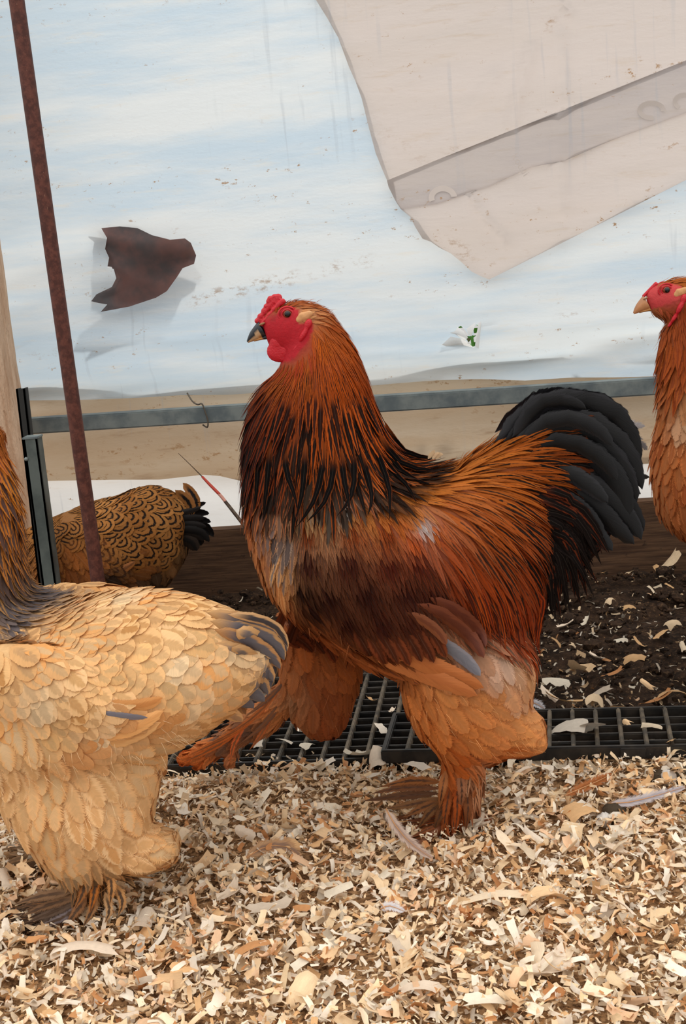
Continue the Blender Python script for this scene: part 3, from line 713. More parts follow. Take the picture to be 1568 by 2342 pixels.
        def mk(idx, name):
            n = len(idx); k = (NS+1)*nt
            me = make_mesh(name, V[idx].reshape(-1, 3), (np.arange(n)[:, None, None]*k+base[None]).reshape(-1, 4))
            uv = me.uv_layers.new(name='UVMap'); li = np.empty(len(me.loops), np.int32); me.loops.foreach_get('vertex_index', li)
            uv.data.foreach_set('uv', np.tile(uvv, (n, 1))[li].astype(np.float32).ravel())
            for nm, c, a in (('edge', cat['edge'], cat['fray']), ('mid', cat['mid'], cat['st'])):
                at = me.color_attributes.new(nm, 'FLOAT_COLOR', 'POINT')
                at.data.foreach_set('color', np.repeat(np.concatenate([c[idx], a[idx][:, None]], 1), k, 0).astype(np.float32).ravel())
            at = me.attributes.new('rnd', 'FLOAT', 'POINT'); at.data.foreach_set('value', np.repeat(rnd[idx], k).astype(np.float32))
            return me
        nm = dict(hackle='hackle_feather', saddle='saddle_feather', body='body_feather', fluff='fluff_feather', short='head_feather', foot='foot_feather', tail='tail_feather', velvet='covert_feather', plume='thigh_feather')
        for i in big:
            c = cat['cls'][i]; m = M_GLOSS if c == 'tail' else s.mat
            pchild(link(nm[c], mk(np.array([i]), nm[c]), m), s.root)
        for c in nm:
            idx = np.array([i for i in range(nf) if cat['cls'][i] == c and i not in big], int)
            if len(idx): pchild(link(nm[c].replace('_feather', '_plumage'), mk(idx, nm[c]), M_GLOSS if c == 'tail' else s.mat, kind='stuff'), s.root)
        if s.down: s.down_mesh()
        print(s.name, 'feathers', nf)
    # ---- fine downy strands
    def strands(s, poly, n, L, dirv, colr, spread=.6, w=.00030, curl=.5):
        n = int(n*.05); L *= .6
        px0 = np.array(poly); lo, hi = px0.min(0), px0.max(0); k = 0; tries = 0
        while k < n and tries < n*6:
            tries += 1; x, y = lo+(hi-lo)*s.rng.random(2)
            if not inpoly(x, y, poly): continue
            r = unit(R @ _nd(x, y)); h = s.bvh.ray_cast(Vector(O), Vector(r))
            if h[0] is None: continue
            p = np.array(h[0]); nn = np.array(h[1]); a = math.atan2(dirv[1], dirv[0])+(s.rng.random()-.5)*2*spread
            d = unit(A(CX+40*math.cos(a), CY+40*math.sin(a), s.Y)-A(CX, CY, s.Y)); d = unit(d-nn*(d@nn)*.8+nn*(.25+.5*s.rng.random()))
            s.down.append((p+nn*.004, d, nn, L*s.sc*(.5+.9*s.rng.random()), w*.7*(.6+.8*s.rng.random()), lin(colr)*(.75+.5*s.rng.random()), curl*(s.rng.random()-.5))); k += 1
    def down_mesh(s):
        V = []; Fq = []; C = []
        for p, d, nn, L, w, c, cu in s.down:
            sd = unit(np.cross(d, unit(O-p))); b = len(V)
            for k, f in enumerate((0, .4, .75, 1.0)):
                q = p+d*L*f+sd*cu*L*f*f-np.array([0, 0, 1])*L*.25*f*f; ww = w*(1-f*.85)
                V += [q-sd*ww, q+sd*ww]; C += [c, c]
            Fq += [(b+2*i, b+2*i+1, b+2*i+3, b+2*i+2) for i in range(3)]
        me = make_mesh('down', V, Fq); at = me.color_attributes.new('col', 'FLOAT_COLOR', 'POINT')
        at.data.foreach_set('color', np.concatenate([np.array(C), np.ones((len(C), 1))], 1).astype(np.float32).ravel())
        pchild(link('down', me, M_DOWN, kind='stuff'), s.root)
    # ---- head furniture, in the rooster's head pixels mapped by fn
    def surf(s, x, y, back=0.0):
        r = unit(R @ _nd(x, y)); h = s.bvh.ray_cast(Vector(O), Vector(r))
        return (np.array(h[0]) if h[0] is not None else A(x, y, s.Y-.02))-r*back
    def blob(s, name, parts, mat, res=.0016, sm=4, both=True, parent=None):
        """union of ellipsoids (x,y,rx,ry,Yoff,ry_depth,rot) in pixels -> one mesh"""
        bm = bmesh.new()
        for (x, y, rx, ry, yo, dp, rot) in parts:
            c = A(x, y, s.Y+yo); u = A(x+rx*math.cos(rot), y+rx*math.sin(rot), s.Y+yo)-c; w = A(x-ry*math.sin(rot), y+ry*math.cos(rot), s.Y+yo)-c
            m = Matrix(((u[0], 0, w[0], c[0]), (u[1], dp, w[1], c[1]), (u[2], 0, w[2], c[2]), (0, 0, 0, 1)))
            bmesh.ops.create_uvsphere(bm, u_segments=16, v_segments=10, radius=1.0, matrix=m)
        bmesh.ops.recalc_face_normals(bm, faces=bm.faces)
        me = bm_mesh('t', bm); o = bpy.data.objects.new('t', me); COL.objects.link(o)
        md = o.modifiers.new('r', 'REMESH'); md.mode = 'VOXEL'; md.voxel_size = res
        if sm: q = o.modifiers.new('s', 'SMOOTH'); q.iterations = sm; q.factor = .5
        m2 = bpy.data.meshes.new_from_object(o.evaluated_get(bpy.context.evaluated_depsgraph_get())); bpy.data.objects.remove(o); m2.name = name
        for p in m2.polygons: p.use_smooth = True
        return pchild(link(name, m2, mat), s.root)
    def head(s, fn, k, comb=1.0, wattle=1.0, beakdark=True, male=True):
        f = fn
        # beak: upper and lower mandible
        def mand(name, secs, colf, tip):
            rows = np.array(crom([np.concatenate([A(*f(q[0], q[1]), s.Y), A(*f(q[2], q[3]), s.Y), [q[4]*k]]) for q in secs], 4)); n = 16
            c = (rows[:, :3]+rows[:, 3:6])/2; u = (rows[:, 3:6]-rows[:, :3])/2; th = np.linspace(0, 2*math.pi, n, endpoint=False)
            V = (c[:, None]+u[:, None]*np.cos(th)[None, :, None]+np.array([0, 1, 0])*(rows[:, 6][:, None]*np.sin(th)[None])[..., None])
            m = len(rows); fr = np.linspace(0, 1, m); C = np.array([[colf(fr[i], math.cos(t_)) for t_ in th] for i in range(m)]).reshape(-1, 3)
            me = bpy.data.meshes.new(name); fc = [(i*n+j, i*n+(j+1) % n, (i+1)*n+(j+1) % n, (i+1)*n+j) for i in range(m-1) for j in range(n)]
            fc += [tuple(range(n))[::-1], tuple((m-1)*n+j for j in range(n))]
            me.from_pydata(V.reshape(-1, 3).tolist(), [], fc)
            for p in me.polygons: p.use_smooth = True
            at = me.color_attributes.new('col', 'FLOAT_COLOR', 'POINT'); at.data.foreach_set('color', np.concatenate([C, np.ones((len(C), 1))], 1).astype(np.float32).ravel())
            pchild(link(name, me, M_BEAK), s.root)
        dk, tn, og = lin((26, 30, 36)), lin((196, 160, 122)), lin((186, 124, 62))
        def cu(fr, ct):      # ct=+1 bottom, -1 top
            if not beakdark: return lin((200, 140, 96))*(1.0-.25*(ct < -.6))
            if fr < .42 and ct > .45: return og if fr > .25 else dk
            if ct < -.1+(.75*(fr-.35)): return dk*(1 if fr < .55 else 1.4)
            return dk if fr < .22 else tn
        def cl(fr, ct): return (dk if (fr < .35 and beakdark) else lin((190, 134, 76)))
        mand('upper_beak', [(592,733,614,772,.011),(586,740,606,771,.0105),(579,749,598,774,.0085),(572,759,588,777,.0065),(567,770,577,781,.004),(564,780,568,784,.0015)], cu, None)
        mand('lower_beak', [(606,764,618,776,.009),(600,768,608,776,.0075),(590,772,596,778,.0055),(578,777,582,781,.002)], cl, None)
        # nostril
        for sg in (-1, 1):
            p0 = A(*f(592, 744), s.Y+sg*.0098*k); p1 = A(*f(605, 738), s.Y+sg*.0128*k)
            pchild(link('nostril', tube([p0, (p0+p1)/2, p1], [.0006*k, .0017*k, .0008*k], 8, 'nostril'), M_CLAW), s.root)
        # eye
        e = s.surf(*f(657, 719)); r = 11*s.sc*k_px(f)
        for sg in (-1, 1):
            c = e.copy(); c[1] += r*.45
            if sg > 0: c[1] = 2*s.Y-c[1]
            def sph(name, c, r, m, par=None, sq=1.0):
                bm = bmesh.new(); bmesh.ops.create_uvsphere(bm, u_segments=20, v_segments=12, radius=r, matrix=Matrix.Translation(c)@Matrix.Diagonal((1, sq, 1, 1)))
                return pchild(link(name, bm_mesh(name, bm, True), m), s.root)
            eo = sph('eye', c, r, M_EYE)
            cp = c+np.array([.06*r, sg*r*.66, .05*r]); po = sph('pupil', cp, r*.64, M_PUPIL, sq=.75)
            po.parent = eo; po.matrix_parent_inverse = Matrix.Identity(4); po.matrix_basis = Matrix.Identity(4)
            ring = [c+np.array([math.cos(a)*r*1.12, sg*r*.34, math.sin(a)*r*.98]) for a in np.linspace(0, 2*math.pi, 17)]
            pchild(link('eyelid', tube(ring, r*.2, 8, 'eyelid', 2), M_COMB), s.root)
            r2 = [c+np.array([math.cos(a)*r*1.75-.1*r, sg*r*(.12-.18*math.cos(a)), math.sin(a)*r*1.5]) for a in np.linspace(.3, 2*math.pi-.5, 15)]
            pchild(link('eye_ring', tube(r2, [r*.05]+[r*.2]*13+[r*.05], 8, 'eye_ring', 2), M_COMB), s.root)
        def fold(pts, rad):
            for sg in (-1, 1):
                P3 = []
                for (x, y) in pts:
                    q = s.surf(*f(x, y), .0004*k)
                    if sg > 0: q[1] = 2*s.Y-q[1]
                    P3.append(q)
                pchild(link('face_fold', tube(P3, [rad*.3*k]+[rad*k]*(len(pts)-2)+[rad*.3*k], 8, 'face_fold', 3), M_COMB), s.root)
        if 0: fold([(606,762),(622,757),(638,758),(650,766)], .0026); fold([(612,772),(626,776),(636,790),(640,806)], .003); fold([(668,744),(662,760),(668,780)], .0018)
        if 0: fold([(600,742),(612,734),(624,724)], .0022); fold([(604,750),(618,745),(632,742)], .002)
        if comb:
            prt = []
            if comb > .9:
                for i in range(15):
                    a = i/14; x = 639-47*a; y = 684+52*a**1.1
                    bumpy = 8.5-3.2*a+2.2*math.sin(i*2.3)
                    prt.append((*f(x-3, y-2-(2 if i % 3 == 0 else 0)), bumpy*k*1.1, bumpy*k, 0, .0045*k, .4))
                    for sg in (-1, 1): prt.append((*f(x+7, y+5+1.5*math.sin(i*1.9)), 7.5*k*(1-.4*a), 6.5*k*(1-.3*a), sg*.0065*k, .0042*k, .5))
                for (x, y, rr) in ((614,689,6),(598,733,7),(594,739,6),(604,727,7),(608,700,5.5),(618,683,7),(628,680,8),(634,682,8)): prt.append((*f(x, y), rr*k, rr*k, 0, .004*k, 0))
            else:
                for i in range(9):
                    a = i/8; prt.append((*f(628-34*a, 702+32*a), (6.5-2*a)*k, 5*k, 0, .0042*k, .8))
            s.blob('comb', prt, M_COMB, .0012*k, 1)
        if wattle:
            for sg in (-1, 1):
                s.blob('wattle', [(*f(636, 780), 20*k, 32*k, sg*.011*k, .0075*k, .15), (*f(638, 803), 29*k, 26*k, sg*.011*k, .0065*k, .0), (*f(658, 798), 20*k, 26*k, sg*.013*k, .006*k, .4), (*f(648, 815), 22*k, 15*k, sg*.011*k, .006*k, .3)], M_COMB, .0018*k)
        yo = abs(s.surf(*f(690, 750))[1]-s.Y)
        for sg in (-1, 1):
            s.blob('ear_fold', [(*f(704, 742), 9*k, 14*k, sg*yo, .005*k, .35), (*f(694, 765), 7*k, 20*k, sg*(yo+.001), .005*k, .5), (*f(679, 792), 5.5*k, 18*k, sg*(yo-.002), .004*k, .6), (*f(667, 810), 4*k, 12*k, sg*(yo-.004), .003*k, .6)], M_COMB, .0014*k)
            s.blob('earlobe', [(*f(686, 730), 11*k, 9*k, sg*(yo-.004), .004*k, -.5), (*f(697, 724), 15*k, 11*k, sg*(yo-.0035), .0045*k, -.3), (*f(706, 718), 10*k, 8*k, sg*(yo-.0035), .004*k, -.3), (*f(690, 722), 9*k, 8*k, sg*(yo-.0035), .004*k, .0)], M_LOBE, .0014*k)
def k_px(f):
    a = f(600, 700); b = f(700, 700); return math.hypot(b[0]-a[0], b[1]-a[1])/100.0

# ------------------------------------------------------------------ rooster
def rooster():
    b = Bird('rooster', 'tall red rooster with black striped hackles and black tail striding forward', 1.53, 11); b.cat = 'rooster'
    yn, yf = 1.462, 1.60
    # head, neck and body
    b.chain([(596,738,612,768,.007),(610,712,616,792,.014),(640,697,640,812,.0205),(685,688,668,818,.0245),(730,700,690,832,.028),(765,725,720,850,.03)])
    b.chain([(752,712,648,806,.027),(806,790,632,852,.036),(838,870,592,895,.050),(862,950,570,965,.062),(884,1010,565,1040,.075),(925,1062,565,1120,.088),(985,1075,575,1220,.104),(1055,1070,622,1345,.118),(1120,1062,722,1440,.125),(1180,1060,880,1530,.120),(1225,1080,1050,1555,.10),(1262,1110,1160,1530,.078),(1290,1150,1215,1450,.045)])
    b.chain([(1060,1050,1120,1380,.07),(1100,1030,1160,1375,.068),(1150,1000,1200,1360,.062),(1200,965,1250,1340,.052),(1265,945,1295,1320,.04),(1340,945,1335,1290,.028),(1405,990,1395,1210,.018)])
    b.chain([(660,1215,622,1330,.012,1.452),(720,1200,660,1400,.024,1.440),(810,1200,735,1450,.030,1.432),(900,1235,830,1495,.030,1.428),(985,1330,930,1545,.026,1.428),(1055,1440,1020,1578,.018,1.430),(1098,1530,1088,1580,.008,1.432)], mirror=True)
    # standing leg (near)
    b.chain([(900,1440,1200,1430,.06,yn+.02),(915,1530,1220,1530,.06,yn),(925,1600,1205,1610,.055,yn),(960,1670,1205,1690,.046,yn),(1000,1712,1150,1725,.034,yn),(1015,1745,1112,1750,.024,yn),(1012,1800,1098,1800,.019,yn),(1006,1850,1080,1855,.017,yn),(1005,1878,1070,1880,.012,yn)])
    b.chain([(1100,1590,1110,1720,.04,yn),(1190,1620,1180,1722,.03,yn),(1238,1650,1235,1710,.014,yn)])
    # far leg, thigh down and shank thrown forward
    b.chain([(640,1400,840,1440,.055,yf),(645,1500,825,1520,.055,yf),(650,1580,805,1600,.045,yf),(675,1640,785,1650,.034,yf),(715,1675,765,1680,.016,yf)])
    b.chain([(700,1500,660,1620,.03,yf),(620,1590,630,1665,.022,yf),(560,1632,575,1690,.016,yf),(500,1680,512,1722,.013,yf),(440,1712,450,1742,.010,yf)])
    # toes of the standing foot
    for dx, dy in ((-.10, -.03), (-.09, .025), (-.06, -.06), (.05, .02)):
        q = G(1040, 1885, .012); q[1] = yn; e = q+np.array([dx, dy, -.008]); b.toe([q+np.array([0, 0, .012]), (q+e)/2+np.array([0, 0, .008]), e], [.011, .009, .005])
    for pt in ([(500,1700),(455,1722),(415,1738)], [(515,1700),(530,1728),(528,1752)], [(500,1705),(470,1735),(450,1752)]):
        b.toe([A(x, y, yf-.01*i) for i, (x, y) in enumerate(pt)], [.011, .009, .006])
    b.legpoly = [(400,1500),(640,1400),(850,1480),(830,1720),(400,1780)]
    b.skin = [([(585,748),(592,732),(600,724),(612,728),(622,734),(634,730),(636,714),(645,706),(668,702),(688,708),(680,724),(684,736),(702,736),(716,742),(712,765),(690,800),(668,822),(650,830),(622,832),(606,790)], (172, 22, 34))]
    OR, DK, MA, BK = (168,76,24), (15,10,8), (70,24,16), (16,12,10)
    C = b.ctrl.append
    def c(x, y, dx, dy, L, W, cls, e, m=None, st=0.): C((x, y, dx, dy, L, W, cls, e, m if m else e, st))
    c(650,760,0,1,10,8,'skin',(172,22,34)); c(630,730,0,1,10,8,'skin',(172,22,34)); c(690,775,0,1,10,8,'skin',(172,22,34)); c(660,810,0,1,10,8,'skin',(172,22,34))
    c(696,722,1,-.2,22,9,'short',(214,164,112)); c(704,716,1,-.2,22,9,'short',(206,150,100)); c(688,728,1,-.1,18,9,'short',(196,130,80))
    for x, y, dx, dy, L in ((650,690,1,-.15,34),(680,682,1,.1,40),(720,690,1,.25,44),(700,704,1,.15,36),(755,712,1,.6,50),(740,730,.9,.55,50),(640,712,-.1,-1,16)):
        c(x, y, dx, dy, L, 8, 'short', (168,82,32), (140,58,22), .3)
    for x, y, dx, dy, L, e, st in ((780,760,.7,1,90,(160,70,24),.12),(730,770,.15,1,95,(170,78,28),.12),(810,830,.45,1,120,(156,64,20),.2),(760,840,.2,1,130,(160,68,22),.24),(700,840,0,1,120,(156,72,28),.26),(655,850,-.35,1,110,(140,66,28),.2),
          (620,870,-.6,1,100,(96,40,22),.2),(575,905,-.5,1,100,(62,24,17),.3),(562,960,-.15,1,110,(58,22,16),.35),(605,960,-.2,1,120,(74,28,18),.35),(840,900,.35,1,150,(158,64,18),.34),(780,920,.15,1,160,(156,66,20),.42),(710,920,.0,1,160,(150,64,22),.46),(650,920,-.25,1,140,(110,44,20),.42),(595,930,-.25,1,120,(66,25,17),.3),(865,980,.5,1,150,(166,72,20),.45),
          (800,1000,.2,1,170,(160,72,24),.55),(720,1000,0,1,170,(146,64,22),.58),(645,1000,-.15,1,150,(112,44,20),.5),(585,1010,-.1,1,130,(92,34,20),.42),(560,1060,.0,1,120,(120,52,28),.5),(900,1040,.9,.7,150,(170,80,26),.55),(840,1070,.4,1,150,(150,68,24),.66),(760,1080,0,1,140,(120,52,20),.68),(690,1080,-.1,1,130,(110,48,22),.66),(620,1080,.05,1,110,(130,56,28),.6),
          (930,1085,.8,.7,110,(90,44,20),.8),(870,1110,.6,.9,100,(60,34,18),.85),(580,1100,0,1,100,(150,70,36),.5)):
        c(x, y, dx, dy, L if y > 860 else L*.66, 19 if y > 880 else (13 if y > 860 else 9), 'hackle' if y > 860 else 'short', tuple(int(min(v*q, 235)) for v, q in zip(e, (1.14, 1.2, 1.1))), DK, st+.10*(y > 880))
    # breast
    for x, y, dx, dy, e, m, st in ((570,1160,0,1,(186,116,68),(170,96,50),.3),(610,1170,.1,1,(184,122,78),(120,104,100),.4),(640,1200,.1,1,(140,124,112),(70,66,68),.45),(580,1230,.15,1,(190,126,78),(176,108,60),.3),(640,1250,.15,1,(206,152,100),(130,120,114),.2),(590,1300,.25,1,(192,124,70),(180,104,54),.3),(635,1310,.3,1,(206,146,92),(190,120,66),.2),(620,1360,.6,1,(176,98,50),(160,80,36),.2)):
        c(x, y, dx, dy, 84, 40, 'plume', e, m, st)
    # shoulder
    for x, y, e in ((690,1190,(196,150,100)),(735,1158,(220,192,158)),(762,1162,(190,180,174)),(735,1195,(196,140,86)),(790,1190,(194,122,64)),(830,1185,(196,118,56)),(870,1190,(190,106,46)),(920,1160,(204,120,46)),(905,1210,(188,98,40)),(958,1214,(186,170,164)),(945,1195,(196,116,50)),(985,1225,(186,92,36)),(940,1245,(186,84,34))):
        c(x, y-22, .5, 1, 44, 13, 'velvet', e, tuple(int(v*.85) for v in e), .3)
    # wing bow
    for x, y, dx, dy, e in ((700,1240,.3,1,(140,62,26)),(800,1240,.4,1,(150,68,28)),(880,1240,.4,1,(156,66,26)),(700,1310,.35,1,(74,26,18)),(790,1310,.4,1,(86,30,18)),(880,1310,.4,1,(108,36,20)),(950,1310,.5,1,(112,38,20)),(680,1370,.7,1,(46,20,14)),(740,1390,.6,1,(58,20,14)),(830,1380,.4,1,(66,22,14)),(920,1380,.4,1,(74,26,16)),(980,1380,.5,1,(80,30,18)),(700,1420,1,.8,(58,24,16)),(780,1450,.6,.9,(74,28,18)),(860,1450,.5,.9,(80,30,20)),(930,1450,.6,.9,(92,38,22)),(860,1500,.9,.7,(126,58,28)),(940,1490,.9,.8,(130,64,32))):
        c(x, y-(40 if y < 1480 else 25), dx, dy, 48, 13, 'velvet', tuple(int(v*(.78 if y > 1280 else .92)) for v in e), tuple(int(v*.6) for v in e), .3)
    # back, saddle
    for x, y, dx, dy, L, e, st in ((980,1075,1,.1,90,(206,120,48),.0),(1010,1100,1,.25,110,(204,116,46),.0),(960,1130,.8,.6,80,(206,118,46),.0),(1080,1050,1,-.1,120,(200,112,42),.2),(1150,1020,1,-.4,120,(184,94,32),.4),(1190,990,1,-.45,110,(170,84,30),.45),(1235,960,1,-.3,90,(110,52,24),.6),(1235,1030,1,-.1,100,(150,70,26),.5),(1100,1110,1,.25,130,(190,98,34),.25),(1180,1080,1,.05,130,(180,88,30),.4),(1000,1160,.8,.7,120,(190,96,36),.1),(1080,1180,.85,.65,140,(178,84,28),.28),(1160,1150,1,.5,130,(166,76,28),.38),(1240,1110,1,.3,110,(120,54,24),.6),
          (1010,1240,.7,.9,130,(166,70,26),.15),(1080,1260,.6,.9,150,(164,68,24),.3),(1160,1240,.75,.8,150,(152,62,22),.38),(1240,1220,.8,.8,120,(96,40,20),.6),(1040,1320,.6,.9,140,(152,58,22),.2),(1110,1340,.5,.95,150,(158,60,22),.3),(1190,1320,.45,.95,150,(156,56,20),.32),(1250,1310,.4,.95,130,(110,42,20),.55),(1090,1400,.5,.95,130,(150,62,26),.2),(1160,1420,.4,1,140,(164,62,22),.25),(1220,1420,.25,1,150,(170,60,22),.25)):
        c(x, y, dx, dy, L, 14, 'saddle', tuple(int(v*q) for v, q in zip(e, (.88, .88, .86))), BK, st*.8)
    # tail base, black
    for x, y in ((1280,1000),(1330,960),(1380,1000),(1300,1080),(1380,1100),(1300,1180),(1380,1180),(1300,1270),(1350,1250)):
        c(x, y, 1, .35, 80, 34, 'body', (24,23,25), (18,17,18), .3)
    # rump fluff and thighs
    for x, y, dx, dy, e in ((1120,1480,.3,1,(196,160,136)),(1190,1490,.4,1,(204,150,104)),(1230,1480,.5,1,(200,140,90)),(1170,1550,.4,1,(196,148,112)),(1060,1470,.6,.8,(176,130,100)),(1000,1560,.7,.7,(206,134,76)),(930,1570,.4,1,(200,122,64)),(1080,1580,.9,.4,(212,142,84)),(1160,1610,.9,.45,(216,150,94)),(960,1640,.5,1,(200,118,58)),(1040,1650,.9,.5,(208,130,70)),(1140,1670,1,.25,(214,144,84)),(1220,1680,1,.3,(212,146,90)),(1010,1710,.8,.6,(186,98,44)),(1100,1725,1,.2,(186,104,52)),
          (700,1440,.4,1,(176,98,50)),(780,1500,.6,.9,(184,104,54)),(860,1540,.8,.6,(190,112,58)),(720,1560,.4,1,(150,82,46)),(780,1600,.2,1,(148,78,42)),(660,1500,-.1,1,(170,104,62)),(740,1650,.2,1,(150,78,42))):
        c(x, y, dx, dy, 92, 60, 'plume', tuple(min(int(v*1.07), 245) for v in e), e, .3)
    for x, y, dx, dy, e in ((680,1580,-.6,1,(150,104,72)),(640,1610,-.9,.6,(190,122,72)),(600,1630,-1,.5,(176,118,76)),(585,1650,-1,.5,(96,76,66)),(560,1660,-1,.6,(180,112,64)),(530,1680,-1,.6,(104,80,66)),(500,1700,-1,.5,(190,112,60)),(450,1730,-1,.3,(190,106,54))):
        c(x, y, dx, dy, 60, 30, 'plume', tuple(min(int(v*1.22), 245) for v in e), tuple(int(v*1.05) for v in e), .25)
    for x, y, dx, dy, e in ((1030,1760,-.1,1,(150,82,40)),(1080,1760,.1,1,(176,132,100)),(1020,1820,-.3,1,(140,70,32)),(1060,1830,.1,1,(140,66,28)),(1085,1830,.3,1,(170,110,74)),(1000,1870,-1,.3,(112,66,40)),(950,1880,-1,.1,(104,66,42)),(1040,1880,-.1,1,(130,64,30))):
        c(x, y, dx, dy, 78, 18, 'foot', tuple(min(int(v*1.15), 230) for v in e), (90,58,40), .15)
    b.build_body(); b.scatter(140000)
    # ---- main tail: broad curved black feathers
    T1, T2 = (26,25,27), (14,13,14)
    ypl = lambda o: [b.Y-.03, b.Y-o*.8, b.Y-o]
    tails = [([(1130,1010),(1220,935),(1310,915),(1400,940),(1450,1010)],62,.005),([(1150,1010),(1230,950),(1330,922),(1420,965),(1462,1060)],60,.012),([(1165,1015),(1260,962),(1350,965),(1430,1030),(1468,1120)],60,.020),
        ([(1180,1030),(1270,985),(1350,1000),(1420,1070),(1455,1150)],58,.030),([(1190,1045),(1280,1015),(1360,1040),(1420,1110),(1440,1180)],58,.040),([(1195,1060),(1290,1050),(1370,1090),(1430,1150),(1472,1215)],56,.036),
        ([(1200,1085),(1300,1085),(1380,1130),(1440,1190),(1466,1235)],58,.044),([(1205,1110),(1300,1125),(1370,1170),(1420,1220),(1450,1245)],54,.050),([(1210,1130),(1290,1160),(1350,1210),(1400,1260)],52,.055),
        ([(1170,1000),(1230,930),(1280,918),(1340,935)],44,.030),([(1185,1020),(1250,965),(1310,958),(1370,985),(1400,1020)],42,.045),([(1200,1050),(1270,1010),(1330,1020),(1385,1060),(1410,1100)],44,.052),([(1215,1090),(1280,1075),(1340,1105),(1390,1150)],44,.058),
        ([(1225,1125),(1290,1140),(1345,1185),(1380,1230)],46,.060)]
    for i, (p, w, o) in enumerate(tails):
        b.spline(p, w, ((21,20,22) if i % 3 else (29,28,31)), T2, .6, 'tail', Y=ypl(o), roll=(.12 if i % 2 else -.05), fray=.22, camber=.3)
    # pointed dark coverts hanging between saddle and tail
    tipc = crom([np.array(q, float) for q in ((1400,1262),(1375,1290),(1355,1340),(1325,1378),(1295,1405),(1270,1415))], 8); nT = len(tipc)
    for i in range(64):
        t_ = b.rng.random(); tp = tipc[min(int(t_*nT), nT-1)]+b.rng.normal(0, 10, 2)-np.array([30, 30])*b.rng.random()**2*2
        rt = np.array([1190+50*(1-t_)*b.rng.random()+10, 1120+150*t_+b.rng.normal(0, 14)]); md = rt*.5+tp*.5+np.array([22, -20])*(.6+.8*b.rng.random())
        brn = b.rng.random() < .4
        b.spline([rt, md, tp], 22+10*b.rng.random(), (96,42,22) if brn else (32,24,21), (20,14,12), .55, 'saddle', Y=[b.Y-.05, b.Y-.058-.008*b.rng.random(), b.Y-.045-.016*b.rng.random()], fray=.45, roll=b.rng.normal(0, .2), bias=.3)
    # grey fluff and stray tail feathers on the far side
    b.spline([(1380,1000),(1430,975),(1475,975)], 40, (150,145,146), None, 0, 'tail', Y=[1.58, 1.60, 1.62], mirror=False, fray=.7)
    b.spline([(1390,1010),(1440,1000),(1480,1030)], 40, (110,106,108), None, 0, 'tail', Y=[1.585, 1.61, 1.63], mirror=False, fray=.7)
    b.spline([(1380,1080),(1430,1085),(1485,1092)], 26, (26,24,24), None, 0, 'tail', Y=[1.59, 1.6, 1.61], mirror=False, fray=.5)
    b.spline([(1380,1090),(1420,1110),(1465,1130)], 24, (30,28,26), None, 0, 'tail', Y=[1.59, 1.6, 1.61], mirror=False, fray=.5)
    # ---- wing: secondaries and primaries showing below the bow
    for i, (p, w, e, m, st) in enumerate((([(700,1420),(780,1480),(870,1530),(930,1560)],30,(150,78,36),(60,40,32),.4),([(730,1440),(820,1500),(900,1540),(960,1566)],30,(168,92,44),(120,64,34),.3),
        ([(810,1470),(910,1518),(1015,1562),(1092,1592)],50,(182,108,58),(176,102,54),.3),([(820,1450),(925,1496),(1030,1544),(1106,1574)],54,(186,110,58),(178,102,52),.3),([(968,1452),(1012,1474),(1062,1508),(1098,1546)],36,(124,118,122),(110,108,114),.5),
        ([(930,1400),(975,1425),(1005,1450),(1020,1475)],28,(126,70,40),(108,56,32),.3),([(950,1380),(1020,1412),(1075,1458),(1106,1505)],40,(112,56,32),(94,44,26),.4),([(980,1365),(1045,1400),(1090,1440),(1110,1480)],36,(104,50,28),(88,38,22),.4))):
        b.spline(p, w, e, m, st, 'tail', hug=.007+.0012*i, fray=.2, roll=.1)
    for row, (y0, n, e0, hg) in enumerate(((1452, 13, (118,58,32), .0085),)):
        for i in range(n):
            t_ = i/(n-1); x = 655+row*18+(330-row*20)*t_; y = y0-38+36*math.sin(t_*2.6)+(6 if i % 2 else 0)+10*t_
            kk_ = .85+.3*b.rng.random(); e = tuple(int(v*kk_) for v in e0)
            b.spline([(x-16, y-34), (x, y), (x+20, y+34), (x+34, y+62)], 38, e, tuple(int(v*.7) for v in e), .35, 'body', hug=hg, fray=.4, bias=.2)
    # long black-striped hackle ends lying over shoulder and back
    for p in ([(840,980),(870,1060),(890,1120),(890,1190)],[(850,1010),(890,1070),(930,1110),(952,1150)],[(870,1000),(900,1060),(945,1095),(990,1110)],[(800,1000),(810,1080),(800,1140),(770,1180)],[(740,1000),(735,1080),(715,1150),(678,1205)],[(700,1000),(695,1080),(688,1140),(674,1190)],[(760,1010),(760,1090),(740,1150),(700,1195)],[(880,980),(905,1025),(950,1045),(1000,1055)],[(600,1000),(590,1070),(585,1130),(582,1165)],[(620,1000),(612,1080),(606,1140),(600,1185)],[(820,1020),(840,1090),(850,1140),(840,1180)],[(780,1020),(785,1090),(795,1140),(800,1175)],[(650,1010),(655,1080),(672,1130),(680,1165)]):
        b.spline(p, 21, (130,62,24), (14,10,9), .72, 'hackle', hug=.0165, fray=.3, bias=.6)
    for dx_ in (0, 10, 19): b.spline([(978+dx_, 1050), (985+dx_, 1040), (994+dx_, 1030+dx_*.5)], 16, (224,190,150), None, 0, 'body', Y=[b.Y-.03, b.Y-.032, b.Y-.034], fray=.7, mirror=False, bias=.1)
    # orange ends of the lower saddle
    for i in range(16):
        x = 1090+11*i; b.spline([(x-50, 1300+5*i*.4), (x-15, 1370), (x+5, 1430+i*1.0), (x+10+i*.3, 1470+18*math.sin(i*1.7)+i*1.2)], 15, (168,72,26) if i % 3 else (148,56,22), (70,28,16), .3 if i % 4 else .6, 'saddle', hug=.012, fray=.4, bias=.3)
